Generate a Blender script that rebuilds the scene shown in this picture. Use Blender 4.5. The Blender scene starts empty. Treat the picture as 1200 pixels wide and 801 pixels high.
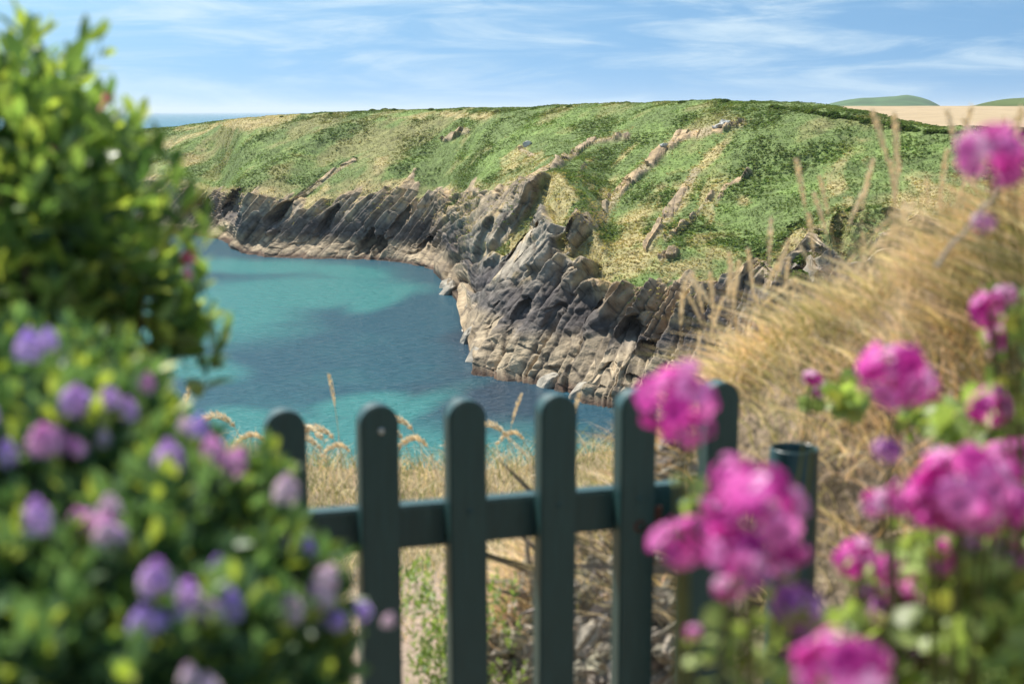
import bpy, math
import numpy as np
from mathutils import Vector

rng = np.random.default_rng(7)
S = bpy.context.scene
HAZE = .00006
COL = S.collection

# ------------------------------------------------------------------ camera maths
F = 1667.0
CU, CV = 600.0, 400.5
PITCH = math.atan((400.5 - 131.0) / F)
CAM = np.array([0.0, 0.0, 25.0])
FWD = np.array([0, math.cos(PITCH), -math.sin(PITCH)])
UP = np.array([0, math.sin(PITCH), math.cos(PITCH)])

def at(u, v, Y):
    u = np.asarray(u, float); v = np.asarray(v, float); Y = np.asarray(Y, float)
    u, v, Y = np.broadcast_arrays(u, v, Y)
    a = (u - CU) / F
    b = -(v - CV) / F
    dy = FWD[1] + b * UP[1]
    dz = FWD[2] + b * UP[2]
    k = Y / dy
    return np.stack([a * k, Y, CAM[2] + dz * k], -1)

def proj(P):
    d = P - CAM
    w = d @ FWD
    return CU + F * d[..., 0] / w, CV - F * (d @ UP) / w

def seaY(v):
    ang = PITCH + np.arctan((np.asarray(v, float) - CV) / F)
    return CAM[2] / np.tan(np.maximum(ang, 1e-4))

# ------------------------------------------------------------------ noise
def _hash(*c):
    h = np.zeros(np.broadcast(*c).shape, np.uint32)
    for i, x in enumerate(c):
        xi = np.asarray(x).astype(np.int64).astype(np.uint32)
        h = (h ^ (xi * np.uint32([374761393, 668265263, 2246822519, 3266489917][i]))) * np.uint32(2654435761)
        h ^= h >> np.uint32(15)
    h = h * np.uint32(2246822519); h ^= h >> np.uint32(13)
    return (h & np.uint32(0xFFFFFF)).astype(np.float64) / 0xFFFFFF

def vnoise(p, seed=0):
    p = np.asarray(p, float)
    i = np.floor(p).astype(np.int64); f = p - i
    f = f * f * (3 - 2 * f)
    n = p.shape[-1]; out = 0
    for k in range(1 << n):
        w = 1; idx = []
        for a in range(n):
            b = (k >> a) & 1
            w = w * (f[..., a] if b else 1 - f[..., a]); idx.append(i[..., a] + b)
        out = out + w * _hash(*idx, np.full(p.shape[:-1], seed))
    return out

def fbm(p, oct=4, seed=0, gain=0.5):
    a = 1.0; s = 0.0; t = 0.0; p = np.asarray(p, float)
    for o in range(oct):
        s = s + a * vnoise(p * (2.03 ** o) + 17.3 * o, seed + o); t += a; a *= gain
    return s / t

def sstep(a, b, x):
    t = np.clip((x - a) / (b - a), 0, 1)
    return t * t * (3 - 2 * t)

def mix(a, b, t):
    t = np.asarray(t)[..., None]
    return np.asarray(a) * (1 - t) + np.asarray(b) * t

# ------------------------------------------------------------------ mesh helpers
def mesh_np(name, V, faces, mat=None, parent=None, col=None, smooth=False, attrs=None, loc=None, fcol=None):
    V = np.asarray(V, np.float32).reshape(-1, 3)
    if isinstance(faces, np.ndarray): faces = [faces]
    faces = [np.asarray(f, np.int32) for f in faces if len(f)]
    me = bpy.data.meshes.new(name)
    if loc is not None: V = V - np.asarray(loc, np.float32)
    nl = sum(f.size for f in faces); nf = sum(len(f) for f in faces)
    me.vertices.add(len(V)); me.loops.add(nl); me.polygons.add(nf)
    me.vertices.foreach_set('co', V.ravel())
    me.loops.foreach_set('vertex_index', np.concatenate([f.ravel() for f in faces]))
    sizes = np.concatenate([np.full(len(f), f.shape[1], np.int32) for f in faces])
    me.polygons.foreach_set('loop_start', np.concatenate([[0], np.cumsum(sizes)[:-1]]).astype(np.int32))
    me.polygons.foreach_set('use_smooth', np.full(nf, bool(smooth)))
    if col is not None:
        col = np.broadcast_to(np.asarray(col, np.float32), (len(V), 3))
        a = me.attributes.new('Col', 'FLOAT_COLOR', 'POINT')
        a.data.foreach_set('color', np.concatenate([col, np.ones((len(V), 1), np.float32)], 1).astype(np.float32).ravel())
    for k, x in (attrs or {}).items():
        a = me.attributes.new(k, 'FLOAT', 'POINT'); a.data.foreach_set('value', np.asarray(x, np.float32).ravel())
    me.update(calc_edges=True); me.validate()
    if mat: me.materials.append(mat)
    o = bpy.data.objects.new(name, me); COL.objects.link(o)
    if parent is not None: o.parent = parent
    if loc is not None: o.location = [float(x) for x in loc]
    return o

def gridfaces(nr, nc, wrap=False):
    r = np.arange(nr - 1)[:, None]; c = np.arange(nc if wrap else nc - 1)[None, :]
    c2 = (c + 1) % nc
    return np.stack([r * nc + c, r * nc + c2, (r + 1) * nc + c2, (r + 1) * nc + c], -1).reshape(-1, 4)

def inst(T, TF, M, L, colors=None):
    """stack copies of a template: T (k,3), TF (m,4), M (n,3,3) columns=axes, L (n,3)"""
    n, k = len(L), len(T)
    V = np.einsum('nij,kj->nki', M, T) + L[:, None, :]
    Fc = TF[None] + (np.arange(n) * k)[:, None, None]
    C = None
    if colors is not None:
        C = np.repeat(colors, k, axis=0)
    return V.reshape(-1, 3), Fc.reshape(-1, TF.shape[1]), C

def join(parts):
    Vs, Fs, Cs, o = [], [], [], 0
    for V, Fc, C in parts:
        Vs.append(V); Fs.append(Fc + o); Cs.append(C); o += len(V)
    return np.concatenate(Vs), np.concatenate(Fs), np.concatenate(Cs)

def norm(a):
    a = np.asarray(a, float)
    return a / np.maximum(np.linalg.norm(a, axis=-1, keepdims=True), 1e-9)

def frames(d, up=None, roll=None):
    """matrices with Y axis = d, Z roughly up"""
    d = norm(d); n = len(d)
    if up is None: up = np.tile([0, 0, 1.0], (n, 1))
    up = up + 1e-3 * rng.normal(size=(n, 3))
    x = norm(np.cross(d, up)); z = np.cross(x, d)
    if roll is not None:
        c, s = np.cos(roll)[:, None], np.sin(roll)[:, None]
        x, z = x * c + z * s, z * c - x * s
    return np.stack([x, d, z], -1)

def tube(path, rad, sides=6, cap=True):
    path = np.asarray(path, float); n = len(path)
    rad = np.broadcast_to(np.asarray(rad, float), (n,))
    t = norm(np.gradient(path, axis=0))
    ref = np.array([0, 0, 1.0]) if abs(t[0, 2]) < .9 else np.array([1.0, 0, 0])
    V = []
    for i in range(n):
        x = norm(np.cross(t[i], ref)); y = np.cross(t[i], x); ref = np.cross(x, t[i]) if False else ref
        a = np.arange(sides) * 2 * math.pi / sides
        V.append(path[i] + rad[i] * (np.cos(a)[:, None] * x + np.sin(a)[:, None] * y))
    return np.concatenate(V), gridfaces(n, sides, True)

def joinc(parts):
    Vs, Fs, o = [], [], 0
    for V, Fc in parts:
        Vs.append(V); Fs.append(Fc + o); o += len(V)
    return np.concatenate(Vs), np.concatenate(Fs)

def box_rounded(lo, hi, bev=0.004):
    """bevelled box as V, list of faces (through bmesh)"""
    import bmesh
    bm = bmesh.new()
    bmesh.ops.create_cube(bm, size=1)
    for v in bm.verts:
        v.co = Vector([lo[i] + (v.co[i] + .5) * (hi[i] - lo[i]) for i in range(3)])
    bmesh.ops.bevel(bm, geom=list(bm.edges), offset=bev, segments=2, affect='EDGES')
    return bm

def obj_bm(name, bm, mat, parent=None):
    me = bpy.data.meshes.new(name); bm.to_mesh(me); bm.free()
    me.materials.append(mat)
    o = bpy.data.objects.new(name, me); COL.objects.link(o)
    if parent is not None: o.parent = parent
    return o

def tag(o, label=None, cat=None, group=None, kind=None):
    if label: o['label'] = label
    if cat: o['category'] = cat
    if group: o['group'] = group
    if kind: o['kind'] = kind
    return o

def empty(name, loc):
    o = bpy.data.objects.new(name, None); COL.objects.link(o)
    o.location = [float(x) for x in loc]; o.empty_display_size = .1
    return o

def child(o, parent):
    """parent a world-space mesh to an unrotated empty"""
    o.parent = parent
    o.matrix_parent_inverse.identity()
    o.location = -parent.location
    return o

def copy_tree(o, parent=None):
    c = o.copy(); COL.objects.link(c); c.parent = parent
    for ch in list(o.children): copy_tree(ch, c)
    return c

# ------------------------------------------------------------------ materials
def new_mat(name):
    m = bpy.data.materials.new(name); m.use_nodes = True
    nt = m.node_tree; nt.nodes.clear()
    out = nt.nodes.new('ShaderNodeOutputMaterial')
    return m, nt, out

def N(nt, typ, **kw):
    n = nt.nodes.new(typ)
    for k, v in kw.items():
        if hasattr(n, k): setattr(n, k, v)
    return n

def attr_mat(name, rough=.7, transl=0.0, spec=.3, vary=.25, nscale=30., bump=0.0, bscale=60., tint=(1.15, 1.2, .6)):
    m, nt, out = new_mat(name); L = nt.links.new
    a = N(nt, 'ShaderNodeAttribute', attribute_name='Col')
    tc = N(nt, 'ShaderNodeTexCoord')
    no = N(nt, 'ShaderNodeTexNoise'); no.inputs['Scale'].default_value = nscale; no.inputs['Detail'].default_value = 4
    L(tc.outputs['Object'], no.inputs['Vector'])
    mr = N(nt, 'ShaderNodeMapRange'); mr.inputs[1].default_value = .3; mr.inputs[2].default_value = .7
    mr.inputs[3].default_value = 1 - vary; mr.inputs[4].default_value = 1 + vary
    L(no.outputs[0], mr.inputs[0])
    mu = N(nt, 'ShaderNodeVectorMath', operation='SCALE'); L(a.outputs['Color'], mu.inputs[0]); L(mr.outputs[0], mu.inputs['Scale'])
    p = N(nt, 'ShaderNodeBsdfPrincipled'); p.inputs['Roughness'].default_value = rough
    p.inputs['Specular IOR Level'].default_value = spec
    L(mu.outputs[0], p.inputs['Base Color'])
    if bump:
        nb = N(nt, 'ShaderNodeTexNoise'); nb.inputs['Scale'].default_value = bscale; nb.inputs['Detail'].default_value = 6
        L(tc.outputs['Object'], nb.inputs['Vector'])
        b = N(nt, 'ShaderNodeBump'); b.inputs['Strength'].default_value = 1; b.inputs['Distance'].default_value = bump
        L(nb.outputs[0], b.inputs['Height']); L(b.outputs[0], p.inputs['Normal'])
    if transl:
        t = N(nt, 'ShaderNodeBsdfTranslucent')
        tm = N(nt, 'ShaderNodeVectorMath', operation='MULTIPLY'); tm.inputs[1].default_value = tint
        L(mu.outputs[0], tm.inputs[0]); L(tm.outputs[0], t.inputs['Color'])
        mx = N(nt, 'ShaderNodeMixShader'); mx.inputs[0].default_value = transl
        L(p.outputs[0], mx.inputs[1]); L(t.outputs[0], mx.inputs[2]); L(mx.outputs[0], out.inputs[0])
    else:
        L(p.outputs[0], out.inputs[0])
    return m

def paint_mat(name, c, rough=.4, wear=(.6, .62, .55), wearamt=.1, metal=0., stretch=(30, 30, 3)):
    m, nt, out = new_mat(name); L = nt.links.new
    tc = N(nt, 'ShaderNodeTexCoord'); mp = N(nt, 'ShaderNodeMapping'); mp.inputs['Scale'].default_value = stretch
    L(tc.outputs['Object'], mp.inputs[0])
    no = N(nt, 'ShaderNodeTexNoise'); no.inputs['Scale'].default_value = 3; no.inputs['Detail'].default_value = 8; no.inputs['Roughness'].default_value = .65
    L(mp.outputs[0], no.inputs['Vector'])
    r = N(nt, 'ShaderNodeValToRGB')
    r.color_ramp.elements[0].position = .25; r.color_ramp.elements[0].color = (*[x * .75 for x in c], 1)
    r.color_ramp.elements[1].position = .72; r.color_ramp.elements[1].color = (*[x * 1.25 for x in c], 1)
    e = r.color_ramp.elements.new(.80); e.color = (*[x * (1 - wearamt) + w * wearamt for x, w in zip(c, wear)], 1)
    L(no.outputs[0], r.inputs[0])
    p = N(nt, 'ShaderNodeBsdfPrincipled'); p.inputs['Roughness'].default_value = rough; p.inputs['Metallic'].default_value = metal
    L(r.outputs[0], p.inputs['Base Color'])
    b = N(nt, 'ShaderNodeBump'); b.inputs['Strength'].default_value = .5; b.inputs['Distance'].default_value = .002
    L(no.outputs[0], b.inputs['Height']); L(b.outputs[0], p.inputs['Normal'])
    L(p.outputs[0], out.inputs[0])
    return m

M_ROCK = attr_mat('rock_and_turf', rough=.9, spec=.15, vary=.35, nscale=.9, bump=.14, bscale=5.0)
M_CLUMP = attr_mat('bracken_leaf', rough=.8, spec=.1, vary=.15, nscale=.3, transl=.45)
M_LEAF = attr_mat('glossy_leaf', rough=.36, spec=.5, vary=.2, nscale=40, transl=.5)
M_SOFTLEAF = attr_mat('soft_leaf', rough=.45, spec=.4, vary=.2, nscale=60, transl=.45)
M_PETAL = attr_mat('petal', rough=.6, spec=.2, vary=.12, nscale=90, transl=.45, tint=(1.1, .9, 1.05))
M_GRASS = attr_mat('dry_straw', rough=.75, spec=.2, vary=.2, nscale=25, transl=.35, tint=(1.1, 1.0, .8))
M_SOIL = attr_mat('dry_soil', rough=.95, spec=.1, vary=.3, nscale=14, bump=.02, bscale=35)
M_STONE = attr_mat('wall_stone', rough=.9, spec=.15, vary=.35, nscale=22, bump=.008, bscale=60)
M_BARK = attr_mat('bark', rough=.9, spec=.1, vary=.3, nscale=60, bump=.002, bscale=120)
M_FIELD = attr_mat('stubble', rough=.95, spec=.05, vary=.12, nscale=.12)
M_HILL = attr_mat('hill_turf', rough=.95, spec=.05, vary=.25, nscale=.02)
M_PAINT = paint_mat('green_paint', (.020, .062, .062), rough=.42, wearamt=.22)
M_PIPE = paint_mat('pipe_paint', (.022, .062, .066), rough=.35, wearamt=.2, stretch=(12, 12, 4))
M_RUST = paint_mat('rusty_iron', (.10, .035, .022), rough=.8, wear=(.3, .14, .07), wearamt=.5, stretch=(30, 30, 30))
M_ZINC = paint_mat('zinc_screw', (.55, .57, .56), rough=.35, metal=.9)

# ------------------------------------------------------------------ headland
# columns: u | waterline v | foot of cliff v,Y | cliff top v,Y | ridge v,Y
HC = np.array([
 (-300, 262, 255, 330, 226, 336, 170, 392),
 (  60, 266, 258, 322, 222, 328, 163, 386),
 ( 150, 270, 262, 312, 216, 318, 153, 378),
 ( 190, 272, 264, 308, 213, 315, 151, 374),
 ( 250, 278, 268, 300, 223, 306, 143.5, 366),
 ( 290, 298, 287, 258, 228, 264, 139, 326),
 ( 350, 302, 287, 253, 237, 259, 134, 318),
 ( 400, 303, 286, 250, 231, 257, 132, 312),
 ( 450, 305, 291, 244, 221, 254, 129.5, 308),
 ( 510, 316, 298, 240, 228, 250, 129, 302),
 ( 528, 338, 312, 222, 230, 240, 128.5, 298),
 ( 540, 360, 330, 208, 230, 230, 128, 294),
 ( 550, 398, 345, 190, 228, 222, 128, 290),
 ( 562, 432, 362, 166, 225, 211, 127.5, 286),
 ( 600, 440, 350, 153, 222, 192, 127, 276),
 ( 647, 450, 340, 148, 208, 171, 125.5, 262),
 ( 690, 464, 345, 144, 262, 152, 123, 248),
 ( 720, 471, 385, 134, 318, 141, 122, 240),
 ( 773, 473, 405, 130, 335, 137, 120, 226),
 ( 830, 474, 400, 130, 338, 138, 118.5, 213),
 ( 870, 474, 390, 131, 325, 138.5, 119, 206),
 ( 920, 474, 370, 133, 300, 139.5, 121, 198),
 ( 960, 474, 365, 133, 268, 141, 124, 193),
 (1000, 474, 360, 134, 250, 142, 132, 188),
 (1050, 474, 360, 134, 247, 141, 144, 180),
 (1100, 474, 360, 133, 245, 140, 151, 172),
 (1300, 474, 360, 130, 242, 136, 152, 166),
 (1800, 474, 360, 126, 240, 132, 152, 160)], float)

def pchip(x, y, xq):
    h = np.diff(x); d = np.diff(y, axis=0) / h.reshape(-1, *([1] * (y.ndim - 1)))
    m = np.zeros_like(y)
    a, b = d[:-1], d[1:]
    with np.errstate(divide='ignore', invalid='ignore'):
        hm = np.where(a * b > 0, 2 * a * b / (a + b), 0)
    m[1:-1] = hm; m[0] = d[0]; m[-1] = d[-1]
    i = np.clip(np.searchsorted(x, xq, side='right') - 1, 0, len(x) - 2)
    sh = (-1,) + (1,) * (y.ndim - 1)
    t = ((xq - x[i]) / h[i]).reshape(sh); hh = h[i].reshape(sh)
    return (y[i] * (2 * t**3 - 3 * t**2 + 1) + hh * m[i] * (t**3 - 2 * t**2 + t)
            + y[i + 1] * (-2 * t**3 + 3 * t**2) + hh * m[i + 1] * (t**3 - t**2))

uu = np.concatenate([np.arange(-300, 150, 9.), np.arange(150, 500, 1.2), np.arange(500, 830, .9), np.arange(830, 1030, 1.6), np.arange(1030, 1800, 8.)])
hc = pchip(HC[:, 0], HC[:, 1:], uu)
Wv, Bv, BY, Cv, CY, Rv, RY = hc.T
WY = seaY(Wv)
BY = np.maximum(BY, WY + 2.5); CY = np.maximum(CY, BY + 2.5)
Mv = Cv + .5 * (Rv - Cv); MY = CY + .40 * (RY - CY)
Wz = np.zeros_like(uu)
zB = at(uu, Bv, BY)[:, 2]; zC = at(uu, Cv, CY)[:, 2]; zM = at(uu, Mv, MY)[:, 2]; zR = at(uu, Rv, RY)[:, 2]
right = sstep(900, 1000, uu)
PY = RY + 60; zP = (zR - 2.0) * (1 - right) + np.minimum(zR - 1.2, 21.6) * right
QY = RY + 200 + 500 * right; zQ = -6 * (1 - right) + 15 * right
ctrlY = np.stack([WY - 7, WY, BY, CY, MY, RY, PY, QY], 1)
ctrlZ = np.stack([Wz - 4.5, Wz, zB, zC, zM, zR, zP, zQ], 1)
tt = np.concatenate([np.linspace(-1, 0, 10)[:-1], np.linspace(0, 1, 130)[:-1], np.linspace(1, 2, 140)[:-1], np.linspace(2, 3, 80)[:-1],
                     np.linspace(3, 4, 64)[:-1], np.linspace(4, 5, 18)[:-1], np.linspace(5, 6, 8)])
ki = np.arange(-1, 7).astype(float)
gy = pchip(ki, ctrlY.T, tt); gz = pchip(ki, ctrlZ.T, tt)          # (nt, nu)
nt_, nu_ = gy.shape
xs = (uu - CU) / F
# azimuth plane of each column, through its ridge point
ax = at(uu, Cv, CY)[:, 0] / CY
P = np.stack([gy * ax[None, :], gy, gz], -1)
PU, PV = proj(P)
TT = np.repeat(tt[:, None], nu_, 1)

def segd(poly, rad):
    """1 on a pixel polyline, falling to 0 at rad"""
    d = np.full(PU.shape, 1e9)
    for (x0, y0), (x1, y1) in zip(poly[:-1], poly[1:]):
        vx, vy = x1 - x0, y1 - y0
        t = np.clip(((PU - x0) * vx + (PV - y0) * vy) / (vx * vx + vy * vy), 0, 1)
        d = np.minimum(d, np.hypot(PU - x0 - t * vx, PV - y0 - t * vy))
    return np.clip(1 - d / rad, 0, 1)

def blob(u, v, ru, rv, ang=0.):
    c, s = math.cos(ang), math.sin(ang)
    du, dv = PU - u, PV - v
    a = (du * c + dv * s) / ru; b = (-du * s + dv * c) / rv
    return np.clip(1.25 - np.hypot(a, b), 0, 1)

front = (TT < 4.2)
# bedding: planes striking away from the viewer, rising to the right
bed = P[..., 0] * .74 - P[..., 2] * .67 + P[..., 1] * .0
cross = P[..., 0] * .60 + P[..., 2] * .78
along = P[..., 1]
warp = (fbm(P * .05, 3, 5) - .5) * 2.2
bed = bed + warp
streak = fbm(np.stack([bed * .9, cross * .12, along * .06], -1), 3, 21) - .5
rockm = sstep(2.14, 1.86, TT + streak * 1.0 + (fbm(P * .22, 3, 9) - .5) * .6)
# outcrops that follow the beds up the slope
outc = np.zeros_like(TT)
for poly, r, k in [([(660, 305), (700, 250), (745, 205), (800, 160), (868, 147)], 16, .55),
                   ([(612, 215), (640, 190), (690, 160), (735, 158)], 9, .55),
                   ([(760, 290), (795, 238), (815, 205)], 12, .6),
                   ([(780, 285), (810, 265), (835, 235)], 8, .5), ([(835, 250), (850, 225), (880, 205)], 8, .45),
                   ([(520, 170), (548, 158)], 6, .6), ([(340, 240), (372, 215), (412, 188)], 5, .9),
                   ([(610, 170), (625, 172)], 4, .8), ([(775, 305), (792, 300)], 8, .7),
                   ([(700, 160), (740, 150)], 6, .4), ([(660, 225), (720, 150)], 5, .3)]:
    outc = np.maximum(outc, segd(poly, r) * k)
outm = (.25 + .75 * (_hash(np.floor(bed / .9), np.floor(cross / 3.1), np.floor(along / 4)) > .45)) * sstep(.30, .46, outc * (0.5 + 1.3 * fbm(np.stack([bed * .8, cross * .25, along * .15], -1), 3, 33)))
tongue = np.maximum.reduce([blob(668, 238, 34, 32, -.5) * 1.5, blob(692, 285, 34, 34, .2) * 1.2, blob(745, 318, 60, 22, 0), segd([(657, 206), (630, 252), (592, 296)], 13) * 1.1, blob(720, 300, 40, 26, .5), blob(370, 232, 26, 8, -.7), blob(775, 315, 46, 20, 0)])
rockm = rockm * (1 - sstep(.3, .6, tongue + (fbm(P * .3, 3, 13) - .5) * .6 + streak * .5))
rockm = rockm * (1 - sstep(850, 940, PU) * sstep(.42, .60, fbm(P * .22 + 5, 3, 15)) * .9)
rock = np.clip(np.maximum(rockm, outm * front), 0, 1)

def beds(T, L, seed, saw):
    i = np.floor(bed / T); f = bed / T - i
    q = cross / L + _hash(i, np.full(i.shape, seed)) * 9 + (vnoise(np.stack([bed / T * .7, along * .2], -1), seed) - .5) * 1.2
    j = np.floor(q); y = along / (L * 1.7) + _hash(i, j, np.full(i.shape, seed + 3)) * 5
    k = np.floor(y)
    h = saw * np.minimum(f * 9, (1 - f) * 1.12) + (_hash(i, np.full(i.shape, seed + 1)) - .5) * .9 + (_hash(i, j, k) - .5) * .75
    # open joints
    jo = np.minimum(np.minimum(q - j, 1 - (q - j)) * L, np.minimum(f, 1 - f) * T * 1.5)
    return T * h, i, j, jo

h1, i1, j1, jo1 = beds(6.5, 13.0, 1, .7)
h2, i2, j2, jo2 = beds(1.75, 8.5, 2, .85)
h3, i3, j3, jo3 = beds(.75, 2.6, 3, .5)
h4, i4, j4, jo4 = beds(.38, 1.3, 4, .5)
disp = h1 * .15 + h2 * 1.15 + h3 * .75 + h4 * .6
disp = disp + (fbm(P * .9, 4, 35) - .5) * .7 + (np.abs(fbm(P * .5 + 31, 3, 37) - .5)) * .8
disp = disp - .45 * np.exp(-jo2 / .16) - .22 * np.exp(-jo3 / .10)
for ax_ in (0, 1):
    disp = .25 * np.roll(disp, 1, ax_) + .5 * disp + .25 * np.roll(disp, -1, ax_)
ampl = rock * (.55 + .45 * sstep(-.3, .5, TT)) * np.where(TT > 2, .40, 1.0)
ampl = ampl * (1 - .4 * sstep(560, 480, PU))
# gullies, steps, caves cut back into the cliff
cut = np.zeros_like(TT)
for poly, r, d in [([(412, 189), (376, 214), (345, 243), (322, 262)], 9, 3.0), ([(655, 203), (627, 256), (598, 300), (585, 322)], 13, 2.2),
                   ([(640, 258), (616, 300), (600, 318)], 14, 2.0)]:
    cut += d * segd(poly, r) ** .7
for u_, v_, a_, b_, g_, d_ in [(432, 288, 9, 20, .35, 6), (447, 290, 7, 14, .3, 5), (272, 243, 10, 24, .4, 6), (240, 250, 9, 16, .2, 5), (330, 255, 6, 20, .6, 4), (612, 298, 11, 34, .62, 4.5),
                               (738, 405, 14, 34, .6, 4), (765, 425, 12, 34, .6, 4), (700, 372, 6, 22, .55, 1.8), (655, 385, 6, 24, .55, 1.8), (620, 380, 6, 24, .55, 1.8), (585, 375, 6, 20, .55, 1.6), (720, 445, 8, 20, .55, 2),
                               (500, 290, 5, 14, .6, 3), (470, 262, 5, 24, .6, 3), (385, 262, 5, 22, .6, 3), (940, 300, 30, 45, 0, 5), (890, 330, 18, 40, 0, 4), (985, 270, 12, 30, 0, 4)]:
    cut += d_ * sstep(.1, .7, blob(u_, v_, a_, b_, g_) + (_hash(i3, j3, np.floor(along)) - .5) * .35 * (blob(u_, v_, a_, b_, g_) > .05))
OUT = norm(np.array([-.42, -.72, .42])); BACK = norm(np.array([.15, 1., .12]))
und = (fbm(P * .035, 3, 41) - .5) * 3.0 * sstep(2, 2.6, TT) * sstep(4.1, 3.6, TT) + (fbm(P * .3, 3, 43) - .5) * .8 * sstep(1.8, 2.3, TT) * sstep(5.5, 4.5, TT)
# long folds that follow the beds across the green slope
und += (fbm(np.stack([bed * .12, cross * .03], -1), 3, 47) - .5) * 4.2 * sstep(1.9, 2.5, TT) * sstep(3.9, 3.3, TT)
P2 = P + (disp * ampl)[..., None] * OUT + (cut * (TT > -.2))[..., None] * BACK
P2[..., 2] += und + outm * .2 * front
# keep ridge line close to where it was measured
n1 = fbm(P * .25, 4, 51); n2 = fbm(P * .05, 4, 55); n3 = fbm(np.stack([bed * .25, cross * .05, along * .03], -1), 4, 61)

straw = np.zeros_like(TT)
for u_, v_, a_, b_, g_, k_ in [(280, 143, 80, 6, -.12, 1.), (205, 160, 45, 9, -.2, .9), (215, 195, 40, 10, -.7, .6), (545, 140, 70, 7, 0, .8), (700, 300, 45, 16, -.8, .9), (740, 305, 60, 24, -.2, .9),
                               (655, 265, 14, 32, .6, .8), (700, 228, 10, 60, .7, .7), (835, 185, 9, 62, .75, .9), (610, 205, 8, 30, .7, .7), (375, 225, 9, 40, .8, .8), (400, 232, 30, 7, .1, .7),
                               (800, 315, 60, 14, 0, .9), (740, 270, 26, 60, .7, .95), (790, 250, 16, 70, .7, .8), (700, 250, 10, 50, .7, .8), (765, 235, 8, 60, .75, .7), (640, 250, 9, 50, .6, .9), (810, 215, 7, 50, .7, .8), (730, 180, 40, 5, -.7, .6), (660, 165, 30, 5, -.7, .5), (870, 235, 12, 10, 0, .9), (530, 228, 80, 5, 0, .5), (1000, 158, 50, 3, .1, .6), (345, 175, 30, 10, -.5, .4), (445, 200, 10, 20, .7, .5),
                               (850, 300, 40, 16, 0, .7), (575, 170, 50, 6, -.5, .4), (820, 285, 40, 12, -.4, .6), (500, 195, 20, 6, -.4, .4)]:
    straw = np.maximum(straw, k_ * blob(u_, v_, a_, b_, g_))
fs = fbm(np.stack([bed * .55, cross * .07, along * .05], -1), 3, 67)
straw = np.maximum(straw, .75 * sstep(.52, .66, fs) * sstep(430, 640, PU) * sstep(3.6, 2.9, TT))
straw = np.maximum(straw, .8 * sstep(2.35, 2.05, TT) * (fs > .4))
straw = sstep(.22, .72, straw * .75 + (n1 - .5) * .9 + (n3 - .5) * .6)
olive = sstep(.50, .62, n2 * .55 + n3 * .45 + (n1 - .5) * .35)
bright = sstep(.44, .62, n3 * .5 + n1 * .5)
vegc = mix((.125, .170, .055), (.165, .235, .066), bright)
vegc = mix(vegc, (.225, .200, .090), olive * .75)
vegc = mix(vegc, (.085, .125, .045), sstep(.58, .72, fbm(P * .16, 3, 71)) * .4)
vegc = mix(vegc, (.40, .32, .16), straw * .8)
vegc = mix(vegc, (.34, .27, .18), sstep(.22, .5, outc + (n1 - .5) * .4) * .8)
# rock colour: dark slate, pale wave-washed shelf, lichen
zz = P2[..., 2]
bt = _hash(i2, np.full(i2.shape, 77)); bt3 = _hash(i3, j3, np.full(i3.shape, 79))
var = np.clip(bt * .45 + bt3 * .55 + (n1 - .5) * .9, 0, 1)
jag = (n2 - .5) * 5 + (n1 - .5) * 2.2 + (bt - .5) * .8
rc = mix((.060, .058, .068), (.19, .18, .175), var ** 1.3)                        # black lichen zone of the slate
rc = mix(rc, mix((.13, .128, .125), (.38, .36, .315), var), sstep(6.0, 9.0, zz + jag))    # paler weathered slate above
rc = mix(rc, mix((.20, .175, .138), (.42, .365, .275), var), sstep(4.2, 2.8, zz + jag * .45) * .95)   # wave washed shelf
rc = mix(rc, (.38, .30, .20), np.clip(sstep(1.35, 2.0, TT + streak * .9 + (n1 - .5) * .5) * .7 + sstep(.5, .62, n3) * sstep(.9, 1.3, TT) * .5 * sstep(560, 620, PU), 0, 1))
rc = mix(rc, (.44, .34, .17), sstep(6, 9, zz + jag) * sstep(.54, .66, n1 * .6 + fbm(P * .9, 2, 83) * .4) * .55)
rc = mix(rc, (.070, .040, .032), sstep(.9, .25, zz + (n1 - .5) * .8) * .85)
rc = rc * (.62 + .76 * fbm(P * 1.7, 4, 85))[..., None]
rc = mix(rc, (.045, .043, .046), np.exp(-jo3 / .10) * .8)
rc = rc * np.array([1.10, 1.0, .88])
ccol = mix(vegc, rc, sstep(.35, .6, rock))
head = mesh_np('headland', P2.reshape(-1, 3), gridfaces(nt_, nu_), M_ROCK, col=ccol.reshape(-1, 3))
tag(head, 'green topped headland with tilted grey rock cliffs round the cove', 'headland', kind='structure')

# ---- bracken and grass cover on the slopes: one mass of small clumps
def clump(nq, seed, tall=.8, w=.5):
    r = np.random.default_rng(seed)
    V = []; 
    for i in range(nq):
        th = r.uniform(0, 2 * math.pi); el = r.uniform(.35, 1.5)
        c = np.array([math.cos(th) * math.cos(el) * .62, math.sin(th) * math.cos(el) * .62, math.sin(el) * tall * .7])
        a = norm(r.normal(size=3)); b = norm(np.cross(a, norm(c + r.normal(size=3) * .5)))
        s = r.uniform(.5, 1.) * w
        V += [c - a * s - b * s * .5, c + a * s * .3 - b * s * .6, c + a * s + b * s * .4, c - a * s * .4 + b * s * .6]
    return np.array(V), np.arange(nq * 4).reshape(-1, 4)

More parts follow.
